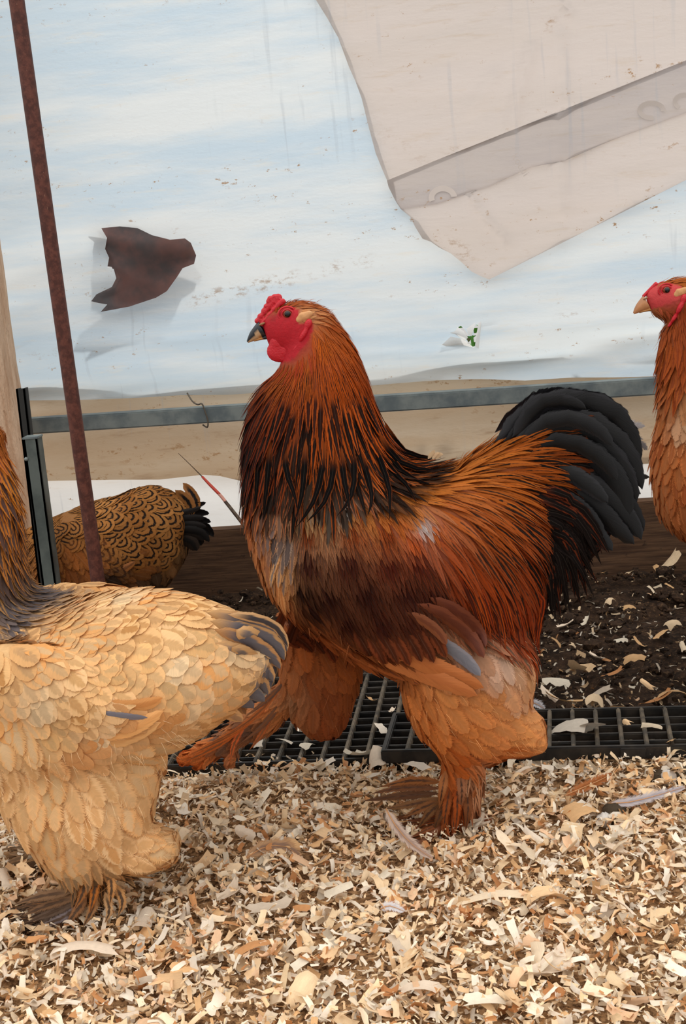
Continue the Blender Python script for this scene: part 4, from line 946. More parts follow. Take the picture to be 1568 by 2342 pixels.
    # foot feathering fanned on the litter
    for i, (p, e) in enumerate([([(1010,1790),(940,1785),(870,1800)],(140,80,44)),([(1005,1805),(930,1800),(850,1815)],(104,62,40)),([(1005,1815),(920,1820),(830,1832)],(88,54,36)),([(1010,1825),(940,1840),(880,1850)],(110,70,44)),([(1010,1830),(960,1850),(920,1870)],(128,76,44)),([(1012,1835),(980,1860),(955,1895)],(120,74,44)),([(1020,1830),(1005,1865),(990,1900)],(108,62,36)),([(1030,1790),(1020,1850),(1012,1905)],(150,72,34)),([(1045,1780),(1045,1850),(1040,1910)],(160,70,30)),([(1066,1800),(1070,1850),(1064,1900)],(120,66,38)),([(1020,1760),(1010,1810),(1004,1850)],(166,96,54)),([(1050,1760),(1056,1810),(1050,1860)],(150,90,60))]):
        b.spline(p, 34, tuple(int(v*k_) for v, k_ in zip(e, (1.0, 1.1, 1.15))), (70,46,34), .12, 'foot', Y=[yn-.018, yn-.022-.002*i, yn-.03], fray=.6, mirror=False, tilt=.3, bias=.2)
    # shank feathers of the raised leg
    for i, (p, e) in enumerate([([(640,1580),(580,1640),(520,1680)],(160,96,56)),([(650,1600),(600,1660),(550,1700)],(104,76,60)),([(610,1620),(540,1670),(470,1705)],(170,98,52)),([(580,1650),(510,1690),(430,1728)],(176,98,50)),([(560,1660),(535,1700),(525,1745)],(180,92,52)),([(620,1640),(590,1690),(570,1715)],(150,84,48)),([(540,1680),(480,1715),(415,1745)],(168,90,44)),([(650,1560),(610,1600),(560,1640)],(90,70,60))]):
        b.spline(p, 26, tuple(min(int(v*1.3), 240) for v in e), (150,98,64), .2, 'foot', Y=[yf-.025, yf-.028, yf-.03], fray=.7, mirror=False, bias=.2)
    f = lambda x, y: (x, y)
    b.head(f, 1.0)
    b.strands([(640,680),(720,676),(800,730),(760,720),(690,695)], 220, 24, (1, -.25), (180,96,44), .5)
    b.strands([(1110,1440),(1250,1440),(1250,1540),(1150,1580)], 900, 44, (.3, 1), (216,176,140), .7)
    b.strands([(900,1560),(1200,1580),(1250,1650),(1240,1720),(1000,1720),(930,1640)], 900, 40, (.9, .5), (222,158,100), .6)
    b.strands([(560,1140),(640,1140),(660,1340),(600,1340)], 500, 36, (.15, 1), (206,146,96), .5)
    b.strands([(630,1420),(830,1440),(810,1680),(660,1680)], 500, 44, (.1, 1), (176,104,60), .6)
    b.finish(290)
rooster()

# ------------------------------------------------------------------ buff hen
def hen_buff():
    b = Bird('buff_hen', 'pale buff hen with grey tipped tail standing on the wood shavings', 1.335, 12); b.cat = 'hen'
    yn = 1.268; b.res = .0045
    mp = lambda x, y: (-118+(x-657)*1.15, 985+(y-719)*1.15)
    b.chain([(*mp(596,738), *mp(612,768), .007),(*mp(610,712), *mp(616,788), .014),(*mp(640,697), *mp(640,800), .0205),(*mp(685,688), *mp(668,812), .0245),(*mp(730,700), *mp(690,832), .028),(*mp(765,725), *mp(720,850), .03)])
    b.chain([(-8,975,-130,1080,.028),(22,1090,-142,1130,.04),(36,1180,-165,1200,.052),(36,1262,-185,1300,.066),(58,1368,-205,1420,.088),(150,1392,-205,1560,.112),(250,1372,-130,1700,.132),(340,1366,10,1790,.142),(430,1380,150,1790,.138),(510,1410,300,1750,.116),(568,1440,420,1690,.084),(612,1470,540,1612,.045),(630,1490,600,1550,.02)])
    b.chain([(-60,1560,350,1600,.06,yn+.03),(-40,1680,372,1680,.075,yn+.02),(-10,1780,366,1770,.078,yn+.01),(40,1860,338,1860,.07,yn),(90,1930,330,1930,.056,yn),(120,1972,300,1978,.04,yn)], mirror=True, shift=(-.07, 0, 0))
    b.chain([(150,1960,290,1970,.034,yn),(150,2010,240,2015,.026,yn),(140,2060,225,2062,.022,yn),(130,2100,210,2100,.02,yn)], mirror=True, shift=(-.07, 0, 0))
    b.chain([(230,1890,250,1985,.045,yn),(330,1900,330,1985,.036,yn),(395,1915,395,1965,.018,yn)], mirror=True, shift=(-.07, 0, 0))
    b.chain([(-120,1500,-110,1600,.015,1.236),(-20,1475,-20,1650,.030,1.228),(100,1480,105,1692,.034,1.224),(205,1525,215,1692,.030,1.222),(295,1590,300,1684,.022,1.224),(362,1625,362,1660,.010,1.228)], mirror=True)
    for s0 in (0, 1):
        for dx, dy in ((-.09, -.03), (-.10, .01), (-.05, -.05), (.05, .02)):
            q = G(170, 2105, .014); q[1] = yn
            if s0: q[1] = 2*b.Y-yn; q[0] -= .07
            e = q+np.array([dx, dy, -.009]); b.toe([q+np.array([0, 0, .012]), (q+e)/2+np.array([0, 0, .008]), e], [.012, .009, .005])
    b.skin = [([mp(*q) for q in ((585,748),(592,730),(606,700),(640,702),(668,700),(694,706),(712,716),(716,740),(712,765),(690,790),(650,796),(606,784))], (176, 50, 44))]
    def c(x, y, dx, dy, L, W, cls, e, m=None, st=0.): b.ctrl.append((x, y, dx, dy, L, W, cls, e, m if m else e, st))
    for q in ((650,760),(630,730),(690,770)): c(*mp(*q), 0, 1, 10, 8, 'skin', (176,50,44))
    for x, y, dx, dy in ((650,690,1,.1),(720,690,1,.4),(700,704,1,.2),(755,712,1,.7),(680,800,.3,1)): c(*mp(x, y), dx, dy, 40, 11, 'short', (176,104,44), (150,80,34), .3)
    for x, y, dx, dy, e, st in ((10,1080,.5,1,(200,124,48),.3),(-80,1100,.1,1,(176,110,44),.3),(30,1140,.3,1,(200,120,44),.42),(-60,1180,0,1,(190,112,44),.42),(35,1210,.1,1,(186,112,44),.45),(10,1260,0,1,(176,112,54),.5),(-100,1250,-.1,1,(180,120,60),.4),(25,1310,.0,1,(150,110,66),.6),(-40,1320,0,1,(176,126,70),.5)):
        c(x, y, dx, dy, 84, 21, 'hackle', e, (78,62,58), st)
    for x, y, dx, dy, e, m, st in ((10,1370,.0,1,(150,116,84),(98,90,92),.65),(45,1365,.5,1,(150,116,84),(98,90,92),.65),(20,1415,.05,1,(160,132,106),(104,96,98),.7),(78,1362,1,.25,(170,140,112),(104,96,98),.7),(125,1376,1,.2,(236,190,140),(190,160,128),.3),(75,1415,.7,.8,(234,186,130),(200,160,120),.3)):
        c(x, y, dx, dy, 78, 25, 'hackle', e, m, st)
    bf = [(246,202,148),(240,188,126),(248,214,168),(232,168,102),(244,196,136)]
    pts = [(170,1400,1,.2),(110,1440,.9,.5),(220,1370,1,.1),(290,1370,1,.1),(370,1375,1,.2),(440,1395,1,.35),(510,1420,1,.45),(560,1445,1,.5),(160,1460,.9,.5),(250,1430,1,.3),(330,1430,1,.3),(410,1440,1,.35),(480,1460,1,.45),(60,1480,.6,.9),(0,1500,.3,1),(-100,1500,0,1),(280,1500,.9,.45),(360,1510,.9,.5),(440,1520,.95,.5),(500,1520,1,.45),(520,1570,1,.4),(330,1570,.9,.6),(410,1590,.8,.6),(470,1610,.8,.6),(440,1650,.8,.6),
           (120,1520,.8,.75),(200,1530,.85,.6),(60,1560,.5,.95),(-20,1590,.3,1),(140,1590,.7,.8),(210,1590,.8,.7),(90,1640,.6,.9),(170,1650,.75,.75),(-100,1640,.2,1)]
    for i, (x, y, dx, dy) in enumerate(pts):
        c(x, y, dx, dy, 84, 54 if x > 240 else 42, 'body', bf[i % 5], tuple(int(v*.9) for v in bf[(i*3+1) % 5]), .35)
    for x, y, dx, dy, e in ((250,1640,1,.2,(214,154,98)),(330,1640,1,.15,(206,144,86)),(150,1690,1,.2,(214,150,92))): c(x, y, dx, dy, 70, 40, 'body', e, e, .2)
    ff = [(244,200,146),(240,188,128),(246,208,158),(236,178,116)]
    fl = [(200,1760,.5,.9),(300,1720,.7,.7),(370,1690,.8,.5),(370,1760,.8,.6),(330,1820,.5,.9),(260,1820,.3,1),(180,1840,.2,1),(100,1760,.1,1),(40,1720,.2,1),(20,1650,.3,1),(-40,1750,0,1),(90,1850,.1,1),(40,1850,-.1,1),(140,1920,.1,1),(220,1900,.4,.9),(300,1890,.8,.5),(260,1960,.9,.3),(340,1940,1,.1),(390,1930,1,.1),(320,1980,1,.1),(410,1700,.7,.7),(-100,1700,0,1)]
    for i, (x, y, dx, dy) in enumerate(fl): c(x, y, dx, dy, 100, 72, 'plume', ff[i % 4], tuple(int(v*.95) for v in ff[(i+1) % 4]), .3)
    for x, y, dx, dy, e in ((190,2010,-.1,1,(168,112,64)),(250,2010,.3,1,(176,122,74)),(160,2060,-.4,1,(140,96,62)),(220,2060,.2,1,(170,120,76)),(120,2100,-1,.2,(112,88,70)),(60,2100,-1,.1,(98,80,68)),(190,2100,.1,1,(150,100,60))):
        c(x, y, dx, dy, 74, 21, 'foot', e, (74,58,48), .35)
    for x, y in ((590,1470),(600,1520),(560,1570)): c(x, y, .9, .55, 60, 44, 'body', (196,150,104), (112,106,110), .45)
    b.build_body(); b.scatter(70000)
    # tail feathers
    for i, (p, w, e, m, st) in enumerate([([(470,1400),(550,1420),(620,1440),(656,1490)],46,(206,160,110),(110,104,108),.5),([(480,1420),(560,1440),(620,1465),(650,1510)],48,(198,152,102),(104,100,106),.55),([(490,1440),(560,1465),(610,1495),(640,1530)],48,(190,140,92),(104,100,106),.55),([(490,1470),(550,1500),(600,1530),(625,1560)],52,(206,158,106),(110,104,108),.5),
        ([(480,1510),(540,1530),(590,1560),(612,1590)],52,(196,150,104),(106,102,108),.55),([(470,1540),(530,1560),(575,1585),(605,1605)],50,(140,126,116),(106,102,108),.7),([(460,1570),(510,1590),(555,1610),(580,1620)],52,(116,108,110),(98,94,102),.7),([(450,1600),(500,1620),(535,1640),(555,1650)],46,(206,158,108),(170,130,96),.4),
        ([(520,1405),(580,1415),(630,1435),(658,1480)],30,(214,170,122),(70,66,70),.45),([(540,1440),(585,1465),(600,1490)],50,(214,168,116),(120,112,112),.4),([(530,1480),(570,1505),(592,1525)],50,(218,172,120),(124,114,112),.35),([(520,1530),(560,1550),(588,1562)],50,(204,154,104),(120,110,108),.4),([(500,1555),(545,1575),(572,1595)],46,(110,104,110),(94,92,100),.7)]):
        b.spline(p, w, e, m, st, 'tail', Y=[b.Y-.055, b.Y-.05, b.Y-.03, b.Y-.008-.002*(i % 3)], fray=.18, roll=.15*(-1)**i, camber=.3, mirror=i in (3, 4, 5, 6, 7))
    # wing tip: tan flight feathers and the grey one
    for i, (p, w, e, m, st) in enumerate((([(60,1690),(180,1704),(290,1690),(368,1652)],46,(236,178,116),(226,164,102),.3),([(80,1672),(200,1682),(300,1668),(374,1626)],50,(232,170,106),(222,158,96),.3),([(150,1644),(240,1636),(296,1640),(338,1642)],22,(134,128,134),(122,118,126),.6),([(210,1612),(280,1618),(335,1612),(372,1596)],40,(226,158,94),(214,142,80),.3))):
        b.spline(p, w, e, m, st, 'tail', hug=.004+.001*i, fray=.3, roll=.1)
    for i, (p, e) in enumerate([([(180,2050),(110,2070),(50,2095)],(116,88,66)),([(180,2060),(110,2090),(60,2110)],(98,80,68)),([(190,2070),(140,2100),(90,2118)],(110,100,100)),([(200,2050),(170,2090),(150,2120)],(130,92,62)),([(220,2040),(210,2080),(190,2120)],(150,110,74)),([(240,2040),(250,2080),(240,2110)],(186,146,104)),([(260,2020),(280,2060),(270,2095)],(176,130,84)),([(170,2040),(90,2050),(30,2070)],(120,94,72)),([(225,1990),(215,2040),(205,2090)],(170,104,50)),([(200,1990),(190,2040),(170,2080)],(150,98,56)),([(250,1990),(255,2030),(250,2070)],(186,134,84))]):
        b.spline(p, 40, tuple(min(int(v*1.15), 230) for v in e), (90,70,56), .2, 'foot', Y=[yn-.03, yn-.035-.001*i, yn-.04], fray=.65, mirror=False, tilt=.3, bias=.2)
    b.head(mp, 1.05, comb=.6, wattle=0, beakdark=False)
    b.strands([(30,1700),(380,1690),(370,1840),(330,1880),(120,1930),(50,1880)], 1500, 48, (.4, .9), (236,200,154), .7)
    b.strands([(280,1880),(400,1910),(400,1970),(250,1985)], 400, 44, (1, .2), (236,198,150), .5)
    b.strands([(360,1640),(420,1680),(400,1780),(350,1760)], 300, 50, (.9, .5), (232,200,160), .7)
    b.finish(290)
hen_buff()

# ------------------------------------------------------------------ pencilled hen in the back
def hen_brown():
    b = Bird('pencilled_hen', 'brown hen with black pencilled feathers behind the rusty pole', 2.33, 13); b.cat = 'hen'; b.mat = M_RING; b.res = .006
    b.chain([(60,1225,70,1345,.05),(120,1185,110,1405,.085),(190,1155,180,1425,.115),(260,1140,255,1425,.125),(330,1116,330,1395,.105),(385,1128,390,1320,.075),(425,1160,420,1270,.045)])
    mp = lambda x, y: (10+(x-657)*.66-(y-719)*.30, 1345+(y-719)*.66+(x-657)*-.30)
    b.chain([(110,1190,100,1380,.075),(50,1220,60,1370,.06),(10,1270,40,1385,.045),(-10,1310,30,1400,.03),(*mp(690,690), *mp(670,815), .024),(*mp(640,697), *mp(640,805), .02),(*mp(610,712), *mp(616,788), .013)])
    yn = 2.27
    b.chain([(190,1330,330,1340,.05,yn),(205,1390,310,1395,.04,yn),(240,1420,285,1425,.02,yn),(250,1440,280,1445,.014,yn)], mirror=True)
    for x in (-.05, -.045, -.02, .03):
        for sg in (-1, 1):
            q = np.array([-.855, 2.33-sg*.06, .02]); e = q+np.array([x, (x+.03)*.8, -.016]); b.toe([q+np.array([0, 0, .01]), (q+e)/2, e], [.01, .008, .004])
    b.skin = [([mp(*q) for q in ((585,748),(606,700),(640,702),(694,706),(712,716),(712,765),(690,790),(650,796),(606,784))], (150, 44, 40))]
    def c(x, y, dx, dy, L, W, cls, e, m=None, st=0.): b.ctrl.append((x, y, dx, dy, L, W, cls, e, m if m else e, st))
    br = [(160,106,54),(144,92,44),(170,116,62),(134,84,38)]; bk = (30,20,14)
    c(*mp(650,760), 0, 1, 10, 8, 'skin', (150,44,40)); c(*mp(700,720), .3, 1, 22, 8, 'short', (150,96,46)); c(20,1300,-.6,1,40,14,'hackle',(150,96,44),bk,.4); c(60,1260,-.7,.7,46,14,'hackle',(150,96,44),bk,.4)
    pts = [(130,1185,-.3,.6),(130,1215,.9,.5),(180,1165,1,-.2),(230,1150,1,-.1),(280,1140,1,-.1),(330,1115,1,0),(380,1125,1,.5),(410,1150,.9,.7),(200,1200,1,.3),(260,1190,1,.3),(320,1170,1,.4),(370,1190,.9,.6),(240,1230,.9,.5),(300,1220,.9,.5),(350,1230,.8,.6),(270,1260,.8,.6),(330,1250,.7,.6)]
    for i, (x, y, dx, dy) in enumerate(pts): c(x, y, dx, dy, 74, 34, 'body', br[i % 4], bk, .6)
    for i, (x, y, dx, dy, e) in enumerate(((150,1250,.6,.8,(146,84,38)),(150,1300,.6,.8,(126,70,34)),(180,1340,.7,.7,(104,58,28)),(215,1305,.8,.6,(34,24,18)),(270,1300,1,-.2,(130,78,38)),(300,1330,.6,.8,(64,50,38)),(350,1310,.6,.8,(58,44,34)),(380,1280,.6,.9,(150,104,64)),(400,1250,.7,.8,(110,78,48)),(240,1380,.4,1,(96,70,50)),(330,1370,.5,1,(90,70,54)))):  # darker lower plumage, shade low on the body put into the colour
        c(x, y, dx, dy, 44, 26, 'fluff', e, e, 0.)
    c(425,1200,.9,.5,40,20,'body',(40,30,24),(20,16,14),.0); c(265,1435,0,1,14,8,'skin',(120,90,60))
    b.build_body(); b.scatter(36000)
    for p, w, e in (([(380,1180),(430,1170),(460,1160)],16,(30,24,20)),([(390,1190),(440,1185),(468,1185)],20,(22,18,17)),([(390,1200),(440,1200),(472,1205)],20,(24,20,18)),([(395,1215),(440,1215),(470,1235)],34,(30,24,20)),([(390,1230),(430,1235),(450,1260)],40,(36,28,22)),([(400,1210),(455,1215),(478,1240)],22,(18,16,16)),([(380,1210),(420,1215),(440,1245)],36,(40,30,22)),([(400,1120),(432,1150),(440,1178)],26,(140,92,48))):
        b.spline(p, w, e, (16,14,14), .3, 'tail', Y=[2.30, 2.305, 2.31], fray=.2)
    b.spline([(230,1330),(270,1310),(310,1285)], 20, (150,92,46), (110,66,34), .3, 'tail', hug=.006, fray=.2)
    b.head(mp, .95, comb=0, wattle=0, beakdark=False)
    b.finish(140)
hen_brown()

# ------------------------------------------------------------------ red hen at right
def hen_red():
    b = Bird('red_hen', 'rusty red hen with pinkish face standing behind the rooster tail', 1.86, 14); b.cat = 'hen'; b.res = .0045
    mp = lambda x, y: (1524+(x-657)*.83, 664+(y-719)*.84)
    b.chain([(*mp(596,738), *mp(612,768), .008),(*mp(610,714), *mp(616,784), .014),(*mp(640,698), *mp(640,796), .021),(*mp(685,686), *mp(668,806), .0255),(*mp(730,690), *mp(690,826), .029),(*mp(765,715), *mp(720,850), .03)])
    b.chain([(1622,668,1525,742,.027),(1640,740,1508,775,.034),(1655,840,1508,860,.046),(1672,940,1506,960,.060),(1710,1020,1492,1050,.078),(1790,1050,1496,1130,.10),(1890,1062,1530,1205,.115),(1990,1050,1650,1270,.12),(2080,1030,1820,1290,.105),(2160,1000,1980,1240,.07),(2210,960,2080,1150,.04)])
    yn = 1.80
    b.chain([(1690,1220,1950,1230,.055,yn),(1720,1330,1920,1340,.05,yn),(1760,1420,1890,1430,.04,yn),(1800,1490,1860,1495,.018,yn),(1800,1600,1850,1600,.015,yn)], mirror=True)
    for sg in (0, 1):
        for dx, dy in ((-.08, -.03), (-.09, .01), (-.05, .05), (.05, .0)):
            q = G(1825, 1615, .016); q[1] = yn if not sg else 2*b.Y-yn; e = q+np.array([dx, dy, -.012]); b.toe([q+np.array([0, 0, .014]), (q+e)/2+np.array([0, 0, .006]), e], [.011, .009, .005])
    b.skin = [([mp(*q) for q in ((588,748),(594,732),(606,704),(622,694),(634,700),(628,718),(642,708),(664,700),(690,706),(700,716),(694,740),(668,752),(640,764),(606,772))], (190, 62, 62))]
    def c(x, y, dx, dy, L, W, cls, e, m=None, st=0.): b.ctrl.append((x, y, dx, dy, L, W, cls, e, m if m else e, st))
    for q in ((650,745),(625,730),(680,735)): c(*mp(*q), 0, 1, 10, 8, 'skin', (190,62,62))
    for x, y, dx, dy, L, e in ((650,690,1,.0,26,(176,96,38)),(680,684,1,.1,34,(180,100,40)),(720,690,1,.25,40,(180,100,40)),(745,710,1,.5,40,(176,96,38)),(700,706,1,.2,26,(176,96,38)),(640,790,.5,.8,26,(176,96,52)),(670,800,.3,1,30,(160,76,34)),(715,770,.3,1,34,(150,66,28)),(620,782,.7,.5,20,(186,110,66))):
        c(*mp(x, y), dx, dy, L, 10, 'short', e, tuple(int(v*.85) for v in e), .3)
    for x, y, dx, dy, e in ((1515,790,-.1,1,(164,80,34)),(1560,800,.1,1,(150,70,30)),(1505,840,-.3,1,(170,90,40)),(1550,870,.0,1,(160,80,34)),(1610,820,.2,1,(150,70,28)),(1620,900,.3,1,(160,84,36))): c(x, y, dx, dy, 60, 17, 'hackle', e, (130,56,24), .3)
    rd = [(184,102,52),(196,118,66),(168,84,40),(204,132,82)]
    for i, (x, y, dx, dy) in enumerate(((1520,920,0,1),(1510,980,-.05,1),(1500,1040,-.1,1),(1545,960,.1,1),(1540,1030,.1,1),(1560,1090,.2,1),(1510,1100,.05,1),(1520,1160,.2,1),(1560,1180,.3,1),(1600,1050,.4,.9),(1640,1140,.5,.8),(1700,1100,1,.3),(1800,1100,1,.2),(1900,1120,1,.2),(2000,1080,1,0),(2100,1050,1,-.2),(1750,1200,.9,.5),(1900,1220,.9,.5))):
        c(x, y, dx, dy, 66, 42, 'plume', rd[i % 4], tuple(int(v*.9) for v in rd[(i+1) % 4]), .4)
    c(1560,930,.1,1,50,24,'fluff',(190,150,116)); c(1565,900,.1,1,50,24,'fluff',(180,126,84))
    for x, y, dx, dy, e in ((1540,1230,.4,.9,(150,74,34)),(1600,1250,.4,.9,(140,70,34)),(1800,1300,.3,1,(170,96,50)),(1850,1400,.2,1,(170,96,50)),(1680,1280,.4,1,(150,80,40))): c(x, y, dx, dy, 54, 30, 'fluff', e, e, .2)
    c(1825,1560,0,1,30,12,'foot',(150,90,50),(100,60,40),.3)
    b.build_body(); b.scatter(40000)
    for i in range(9): b.spline([(2060, 1040-i*4), (2160, 1000-8*i), (2240, 980-20*i)], 50, (150,74,36), (60,36,28), .5, 'tail', Y=[b.Y-.04, b.Y-.03+.003*i, b.Y-.02], fray=.2)
    b.head(mp, .88, comb=.6, wattle=0, beakdark=False)
    b.strands([(1490,780),(1530,780),(1525,870),(1500,860)], 160, 26, (-.3, 1), (176,104,56), .6)
    b.strands([(1480,1000),(1568,1000),(1568,1240),(1520,1220)], 300, 30, (.1, 1), (190,116,66), .5)
    b.finish(160)
hen_red()

# ================================================================== LITTER
def chip_shape(rg, big=False):
    """one curled wood shaving, unit-ish size: 5x3 vertices"""
    nu, nv = (7, 4) if big else (4, 3)
    L = 1.0; W = rg.choice([rg.uniform(.14, .35), rg.uniform(.3, .6)]); xc = rg.uniform(-1.6, 1.6); kap = rg.choice([rg.uniform(.2, .9), rg.uniform(1.0, 2.6)]) * rg.choice([-1, 1]); tw = rg.uniform(-.5, .5)
    V = []
    for i in range(nu):
        u = i/(nu-1)-.5
        for j in range(nv):
            v = j/(nv-1)-.5
            uu = u+(rg.uniform(-.09, .09) if i in (0, nu-1) else rg.uniform(-.03, .03)); vv = v+(rg.uniform(-.12, .12) if j in (0, nv-1) else 0)
            th = uu*kap; x = math.sin(th)/kap*L; z = (1-math.cos(th))/kap*L
            a = tw*uu; y = vv*W; V.append((x, y*math.cos(a), z+y*math.sin(a)+xc*W*vv*vv))
    V = np.array(V); V[:, 2] -= V[:, 2].mean()
    Fq = [(i*nv+j, i*nv+j+1, (i+1)*nv+j+1, (i+1)*nv+j) for i in range(nu-1) for j in range(nv-1)]
    return V, np.array(Fq)
PAL = lin(np.array([(250,228,196),(246,216,174),(242,204,158),(252,238,214),(230,184,132),(248,234,214),(212,154,102),(236,216,192),(250,220,180),(218,200,178),(198,138,88),(244,202,162)]))
PW = np.array([6, 5, 4.5, 6, 3, 4.5, 1.8, 2, 4, .8, 1.0, 2.6]); PW /= PW.sum()
def mat_chip():
    t = NT('wood_shaving'); a = t.n('ShaderNodeAttribute', attribute_name='col').outputs['Color']
    uv = t.n('ShaderNodeUVMap', uv_map='UVMap').outputs[0]
    g = t.noise(t.mapping(uv, (3, 26, 1)), 1.0, 4, .6); p = t.noise(t.obj(), 170, 4, .6)
    v = t.math('MULTIPLY_ADD', g, .36, t.math('MULTIPLY_ADD', p, .3, .66))
    c = t.mix(1.0, a, t.n('ShaderNodeCombineColor', {0: v, 1: v, 2: v}).outputs[0], 'MULTIPLY')
    b = t.pbsdf(Base_Color=c, Roughness=.75, Specular_IOR_Level=.2); t.set(b, 'Normal', t.bump(g, .3, .001))
    tl = t.n('ShaderNodeBsdfTranslucent', {'Color': c}); mx = t.n('ShaderNodeMixShader'); t.set(mx, 0, .12); t.set(mx, 1, b); t.set(mx, 2, tl)
    return t.done(mx)
M_CHIP = mat_chip()
def bed_h(x, y):
    """height of the bedding surface"""
    edge = np.clip((1.70+.03*np.sin(x*9)-y)/.10, 0, 1)
    return (vnoise(x*6, y*6, 61)*.016+vnoise(x*17, y*17, 62)*.010)*edge+.004*edge
def rotmats(yaw, pitch, roll):
    cy, sy, cp, sp, cr, sr = np.cos(yaw), np.sin(yaw), np.cos(pitch), np.sin(pitch), np.cos(roll), np.sin(roll); z = np.zeros_like(yaw); o = z+1
    Rz = np.stack([np.stack([cy, -sy, z], -1), np.stack([sy, cy, z], -1), np.stack([z, z, o], -1)], -2)
    Ry = np.stack([np.stack([cp, z, sp], -1), np.stack([z, o, z], -1), np.stack([-sp, z, cp], -1)], -2)
    Rx = np.stack([np.stack([o, z, z], -1), np.stack([z, cr, -sr], -1), np.stack([z, sr, cr], -1)], -2)
    return Rz @ Ry @ Rx
def chip_stuff(name, X, Y, Z, S, tilt, colr, label, cat):
    rg = random.Random(5); shapes = [chip_shape(rg) for _ in range(48)]; SV = np.array([a for a, _ in shapes]); fq = shapes[0][1]
    n = len(X); k = rng.integers(0, 48, n); Rm = rotmats(rng.random(n)*6.283, rng.normal(0, tilt, n), rng.normal(0, tilt, n))
    V = np.einsum('nij,nkj->nki', Rm, SV[k]*S[:, None, None])+np.stack([X, Y, Z], 1)[:, None]
    m = SV.shape[1]; me = make_mesh(name, V.reshape(-1, 3), (np.arange(n)[:, None, None]*m+fq[None]).reshape(-1, 4))
    at = me.color_attributes.new('col', 'FLOAT_COLOR', 'POINT'); at.data.foreach_set('color', np.repeat(np.concatenate([colr, np.ones((n, 1))], 1), m, 0).astype(np.float32).ravel())
    uvv = np.stack(np.meshgrid(np.linspace(0, 1, 4), np.linspace(0, 1, 3), indexing='ij'), -1).reshape(-1, 2)
    uvs = np.tile(uvv, (n, 1))+np.repeat(rng.random((n, 2))*20, m, 0); li = np.empty(len(me.loops), np.int32); me.loops.foreach_get('vertex_index', li)
    me.uv_layers.new(name='UVMap').data.foreach_set('uv', uvs[li].astype(np.float32).ravel())
    return link(name, me, M_CHIP, label=label, cat=cat, kind='stuff')
def pick_cols(n, dark=0.0):
    c = PAL[rng.choice(len(PAL), n, p=PW)]*(.8+.3*rng.random((n, 1))); return c*(1-dark)
def bedding():
    n = 56000; X = rng.uniform(-1.15, .75, n); Y = rng.uniform(.72, 1.72, n); lay = rng.random(n)
    S = np.exp(rng.normal(math.log(.0088), .5, n)).clip(.003, .030); edge = np.clip((1.71-Y)/.05, 0, 1)
    Z = bed_h(X, Y)*lay**.6+.002+lay*.011
    k = rng.random(n) < .3+.7*edge
    c = pick_cols(n)
    k &= ~((Y > 1.632) & (X > -.67) & (X < .53) & (rng.random(n) < .85))
    chip_stuff('wood_shavings', X[k], Y[k], Z[k], S[k]*1.12, .5, c[k], 'thick bed of pale curled wood shavings covering the ground in front', 'wood shavings')
    # litter bed underneath, so that no bare soil shows through
    nx, ny = 110, 60; xs = np.linspace(-1.2, .8, nx); ys = np.linspace(.68, 1.70, ny); XX, YY = np.meshgrid(xs, ys, indexing='ij')
    ZZ = bed_h(XX, YY)*.55-.001; a = (np.arange(nx-1)[:, None]*ny+np.arange(ny-1)[None]).ravel()
    t = NT('litter_fines'); p = t.obj(); n1 = t.noise(p, 130, 5, .7); c = t.mix(t.ss(n1, .35, .65), lin4((84, 58, 38)), lin4((186, 146, 104)))
    b = t.pbsdf(Base_Color=c, Roughness=.9, Specular_IOR_Level=.1); t.set(b, 'Normal', t.bump(n1, .8, .004))
    o = link('fines', make_mesh('fines', np.stack([XX, YY, ZZ], -1).reshape(-1, 3), np.stack([a, a+ny, a+ny+1, a+1], 1)), t.done(b), kind='stuff')
    o.parent = bpy.data.objects['wood_shavings']
bedding()
def soil_litter():
    n = 5200; X = rng.uniform(-1.0, 1.0, n); Y = rng.uniform(1.68, 2.6, n); S = np.exp(rng.normal(math.log(.009), .4, n)).clip(.004, .02)
    keep = rng.random(n) < np.clip(1.1-(Y-1.68)/.85, .08, 1)
    chip_stuff('shaving_crumbs', X[keep], Y[keep], np.full(keep.sum(), .004), S[keep], .4, pick_cols(keep.sum(), .45), 'small crumbs of wood shaving scattered over the dark soil behind', 'wood shavings')
    # soil clods
    m = 2600; rg = np.random.default_rng(8); V = []; Fq = []
    bm = bmesh.new(); bmesh.ops.create_icosphere(bm, subdivisions=1, radius=1.0); bv = np.array([v.co for v in bm.verts]); bf = np.array([[v.index for v in f.verts] for f in bm.faces]); bm.free()
    P = np.stack([rg.uniform(-1.0, 1.0, m), rg.uniform(1.80, 2.60, m), rg.uniform(-.006, .004, m)], 1); S = np.exp(rg.normal(math.log(.006), .5, m)).clip(.002, .018)
    V = bv[None]*(1+.5*(rg.random((m, len(bv), 1))-.5))*S[:, None, None]*np.array([1, 1, .7])+P[:, None]
    link('soil_clods', make_mesh('soil_clods', V.reshape(-1, 3), (np.arange(m)[:, None, None]*len(bv)+bf[None]).reshape(-1, 3), False), bpy.data.materials['dark_soil'], label='crumbly dark clods of soil lying behind the grates', cat='soil', kind='stuff')
soil_litter()
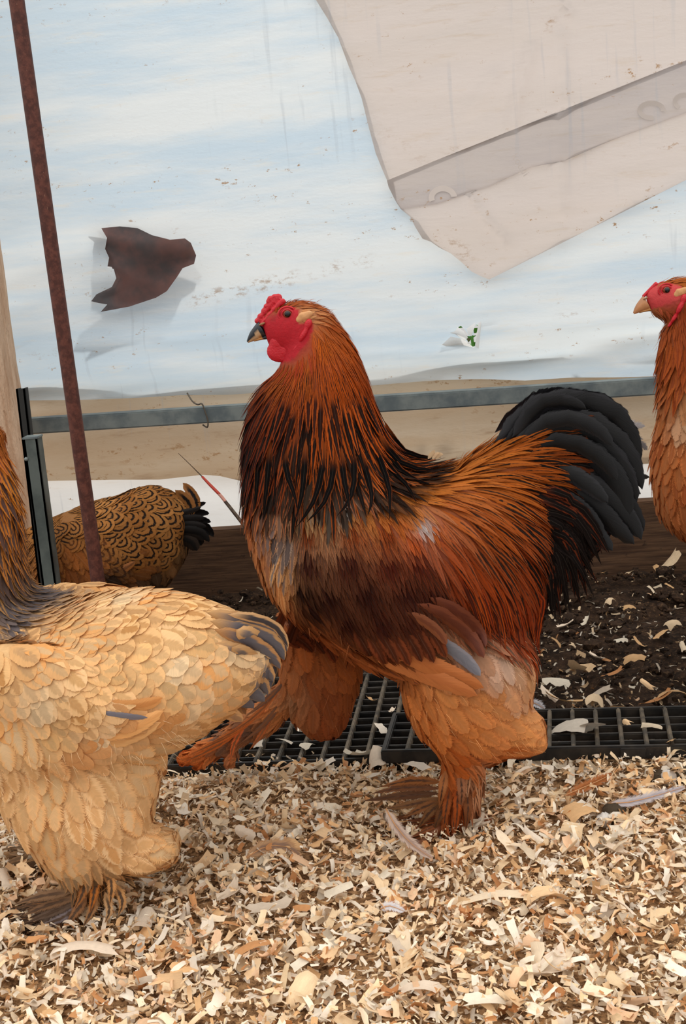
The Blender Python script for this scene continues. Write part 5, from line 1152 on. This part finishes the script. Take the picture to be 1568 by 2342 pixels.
# larger shavings, each its own object
def big_chips():
    rg = random.Random(9); meshes = []
    for k in range(58):
        V, fq = chip_shape(rg, True); me = make_mesh('wood_shaving', V, fq); m = len(V); ci = rg.randrange(len(PAL)); c = PAL[ci]*(.9+.2*rg.random())*(1 if k < 44 else .55+.2*rg.random())  # last variants darker: dirt, plus the shade over soil and grates, in their colour
        at = me.color_attributes.new('col', 'FLOAT_COLOR', 'POINT'); at.data.foreach_set('color', np.tile(np.r_[c, 1], (m, 1)).astype(np.float32).ravel())
        uvv = np.stack(np.meshgrid(np.linspace(0, 1, 7), np.linspace(0, 1, 4), indexing='ij'), -1).reshape(-1, 2)+rg.random()*9; li = np.empty(len(me.loops), np.int32); me.loops.foreach_get('vertex_index', li)
        me.uv_layers.new(name='UVMap').data.foreach_set('uv', uvv[li].astype(np.float32).ravel()); me.materials.append(M_CHIP); meshes.append((me, V, ci, np.ptp(V[:, 1]) > .34))
    tone = ['pale cream', 'honey coloured', 'light tan', 'whitish', 'tan', 'ivory', 'reddish brown', 'pale grey', 'cream yellow', 'greyish', 'brown', 'pinkish tan']
    def put(x, y, z, s, label, group, yaw=None, tilt=.3, k=None):
        me, V, ci, wd = meshes[rg.randrange(44) if k is None else k]; label = label % (tone[ci]+(' broad' if wd else ' slender')); o = link('wood_shaving', me, None, None, label, 'wood shaving', group)
        o.rotation_euler = (rg.gauss(0, tilt), rg.gauss(0, tilt), rg.random()*6.28 if yaw is None else yaw); o.scale = (s, s, s)
        lo = min((Matrix.Rotation(o.rotation_euler[2], 4, 'Z') @ o.rotation_euler.to_matrix().to_4x4() @ Vector(v))[2] for v in V)*s*.6
        o.location = (x, y, z-lo*.5)
    for i in range(230):
        px, py = rg.uniform(-20, 1590), rg.uniform(1790, 2345)
        if rg.random() > .25+.75*(py-1790)/550: continue
        q = G(px, py, .014); 
        if q[1] > 1.66: continue
        put(q[0], q[1], float(bed_h(np.array(q[0]), np.array(q[1])))+.006, rg.uniform(.018, .036), '%s curled wood shaving lying on the pale bedding', 'large shavings on the bedding')
    # hand placed eye-catchers
    for px, py, s, yaw in ((200,2195,.075,.0),(590,2190,.05,.4),(1130,2070,.07,.3),(1250,2250,.055,.5),(520,2010,.035,1.),(330,2120,.045,1.6),(620,2100,.05,.3),(1420,1960,.05,-.6),(1120,2320,.05,.2),(970,2290,.05,.1),(1330,1870,.05,.5),(700,2290,.045,1.2),(1250,2070,.05,.2),(80,2290,.05,.1)):
        q = G(px, py, .016); put(q[0], q[1], float(bed_h(np.array(q[0]), np.array(q[1])))+.008, s, '%s curled wood shaving lying on the pale bedding', 'large shavings on the bedding', yaw, .15)
    # on the soil
    for px, py, s in ((1330,1530,.05),(1290,1600,.055),(1310,1480,.028),(1420,1465,.024),(1360,1500,.03),(1400,1540,.035),(1475,1565,.035),(1540,1430,.034),(1545,1395,.03),(1510,1450,.04),(1440,1390,.024),(1395,1375,.026),(1460,1470,.036),(1270,1560,.04),(1255,1590,.03),(1500,1600,.05),(1540,1590,.045),(1360,1610,.05),(1420,1630,.06),(1290,1430,.03),(1340,1420,.024),(1270,1470,.03),(1515,1260,.05),(1500,1300,.026),(1440,1310,.022),(1380,1310,.02),(1470,1640,.05),(1560,1480,.03),(1375,1585,.03),(1450,1510,.035),(1490,1350,.02),(1530,1340,.022),(1350,1450,.022),(1300,1380,.024)):
        q = G(px, py, .008); put(q[0], min(q[1], 2.58), .008, s*1.15, '%s wood shaving lying on the dark soil', 'shavings on the soil', None, .35, rg.randrange(40, 58))
    # on the grates
    for px, py, s in ((1300,1660,.075),(1350,1665,.06),(1430,1650,.05),(1535,1690,.05),(1490,1655,.04),(870,1660,.045),(700,1700,.03),(745,1745,.04),(780,1770,.04),(820,1720,.05),(860,1735,.06),(950,1745,.055),(650,1690,.03),(590,1690,.03),(895,1620,.035),(850,1595,.04),(760,1655,.03),(640,1745,.03),(600,1740,.026),(690,1665,.03)):
        z = .048 if px > 900 else .030
        q = G(px, py, z); put(q[0], q[1], z-.004, s*(.72 if px > 1200 else .85), '%s wood shaving lying on a black plastic grate', 'shavings on the grates', None, .3, rg.randrange(38, 58))
big_chips()
# loose feathers and droppings
def loose_feather(name, path, W, edge, mid, label, z=.03, fray=.7):
    pts = np.array(crom([G(x, y, z+dz) for x, y, dz in path], 6)); dl = np.linspace(0, 1, len(pts)); P = np.stack([np.interp(SG, dl, pts[:, k]) for k in range(3)], 1)
    T = unit(np.gradient(P, axis=0)); N = unit(np.tile([0, -.5, .85], (NS+1, 1))); S = unit(np.cross(T, N)); tt = np.array([-1, -.5, 0, .5, 1]); nt = 5; pr = PROF['tail']*W/2
    V = P[:, None]+S[:, None]*(pr[:, None]*tt)[..., None]+N[:, None]*(pr[:, None]*tt**2*.3)[..., None]
    me = make_mesh(name, V.reshape(-1, 3), [[i*nt+j, i*nt+j+1, (i+1)*nt+j+1, (i+1)*nt+j] for i in range(NS) for j in range(4)])
    uvv = np.stack(np.meshgrid(SG, tt*.5+.5, indexing='ij'), -1).reshape(-1, 2); li = np.empty(len(me.loops), np.int32); me.loops.foreach_get('vertex_index', li)
    me.uv_layers.new(name='UVMap').data.foreach_set('uv', uvv[li].astype(np.float32).ravel()); m = len(uvv)
    for nm, c, a in (('edge', edge, fray), ('mid', mid, .3)):
        me.color_attributes.new(nm, 'FLOAT_COLOR', 'POINT').data.foreach_set('color', np.tile(np.r_[lin(c), a], (m, 1)).astype(np.float32).ravel())
    me.attributes.new('rnd', 'FLOAT', 'POINT').data.foreach_set('value', np.full(m, .5, np.float32))
    o = link(name, me, M_FEATH, None, label, 'feather')
    sh = tube(P+N*.0006, [.0009*(1-.8*s) for s in SG], 6, 'shaft', 1); link('shaft', sh, M_LOBE, o); return o
loose_feather('loose_feather', [(882,1850,.035),(905,1890,.02),(940,1930,.012),(990,1965,.008)], .022, (206,184,168), (176,150,136), 'fallen whitish feather leaning beside the standing foot of the rooster', .02)
loose_feather('loose_feather', [(1390,1838,.01),(1440,1835,.014),(1500,1820,.016),(1568,1800,.014)], .022, (196,186,186), (170,162,166), 'fallen grey downy feather on the shavings below the right end of grate', .02)
loose_feather('loose_feather', [(560,1965,.008),(600,1940,.014),(650,1935,.014),(690,1965,.008)], .032, (190,150,112), (150,120,100), 'fallen tan feather half buried in shavings between rooster and buff hen', .02)
loose_feather('loose_feather', [(870,2080,.006),(890,2072,.01),(925,2085,.006)], .018, (226,222,222), (206,204,208), 'small white down feather on the open bedding', .022)
loose_feather('loose_feather', [(1290,1820,.008),(1360,1790,.012),(1400,1770,.01)], .024, (176,110,66), (150,90,50), 'fallen rusty brown feather on shavings in front of the grate', .02)
loose_feather('loose_feather', [(1190,1615,.006),(1220,1608,.012),(1245,1622,.006)], .024, (196,190,190), (150,146,150), 'pale grey fluff feather on the soil behind the rooster hock', .01)
def dropping(name, px, py, parts, label, m1, m2):
    q = G(px, py, .018); bm = bmesh.new(); rg = random.Random(px)
    for (dx, dy, dz, r) in parts: bmesh.ops.create_icosphere(bm, subdivisions=3, radius=r, matrix=Matrix.Translation((q[0]+dx, q[1]+dy, .016+dz)) @ Matrix.Diagonal((1.2, 1, .8, 1)))
    for v in bm.verts: v.co += Vector((rg.gauss(0, 1), rg.gauss(0, 1), rg.gauss(0, 1)))*.0007
    o = link(name, bm_mesh(name, bm, True), m1, None, label, 'dropping')
    bm = bmesh.new(); dx, dy, dz, r = parts[0]; bmesh.ops.create_icosphere(bm, subdivisions=3, radius=r*.8, matrix=Matrix.Translation((q[0]+dx-.008, q[1]+dy-.008, .016+dz+.003)))
    for v in bm.verts: v.co += Vector((rg.gauss(0, 1), rg.gauss(0, 1), rg.gauss(0, 1)))*.0008
    link('white_cap', bm_mesh('white_cap', bm, True), m2, o)
MD = mat_plain('dropping_brown', (66, 52, 34), .8, nz=.3, nscale=120, bump=.5); MW = mat_plain('dropping_white', (214, 206, 196), .8, nz=.15, nscale=120, bump=.5)
dropping('bird_dropping', 1395, 1870, [(0, 0, 0, .012), (.006, .008, .006, .013), (.004, .018, .004, .010)], 'dark dropping with a white cap on the bedding', MD, MW)
dropping('bird_dropping', 1540, 1775, [(0, 0, 0, .014), (-.02, .0, .0, .013), (.014, .006, 0, .014)], 'dark dropping with a white cap beside the grate rim', MD, MW)
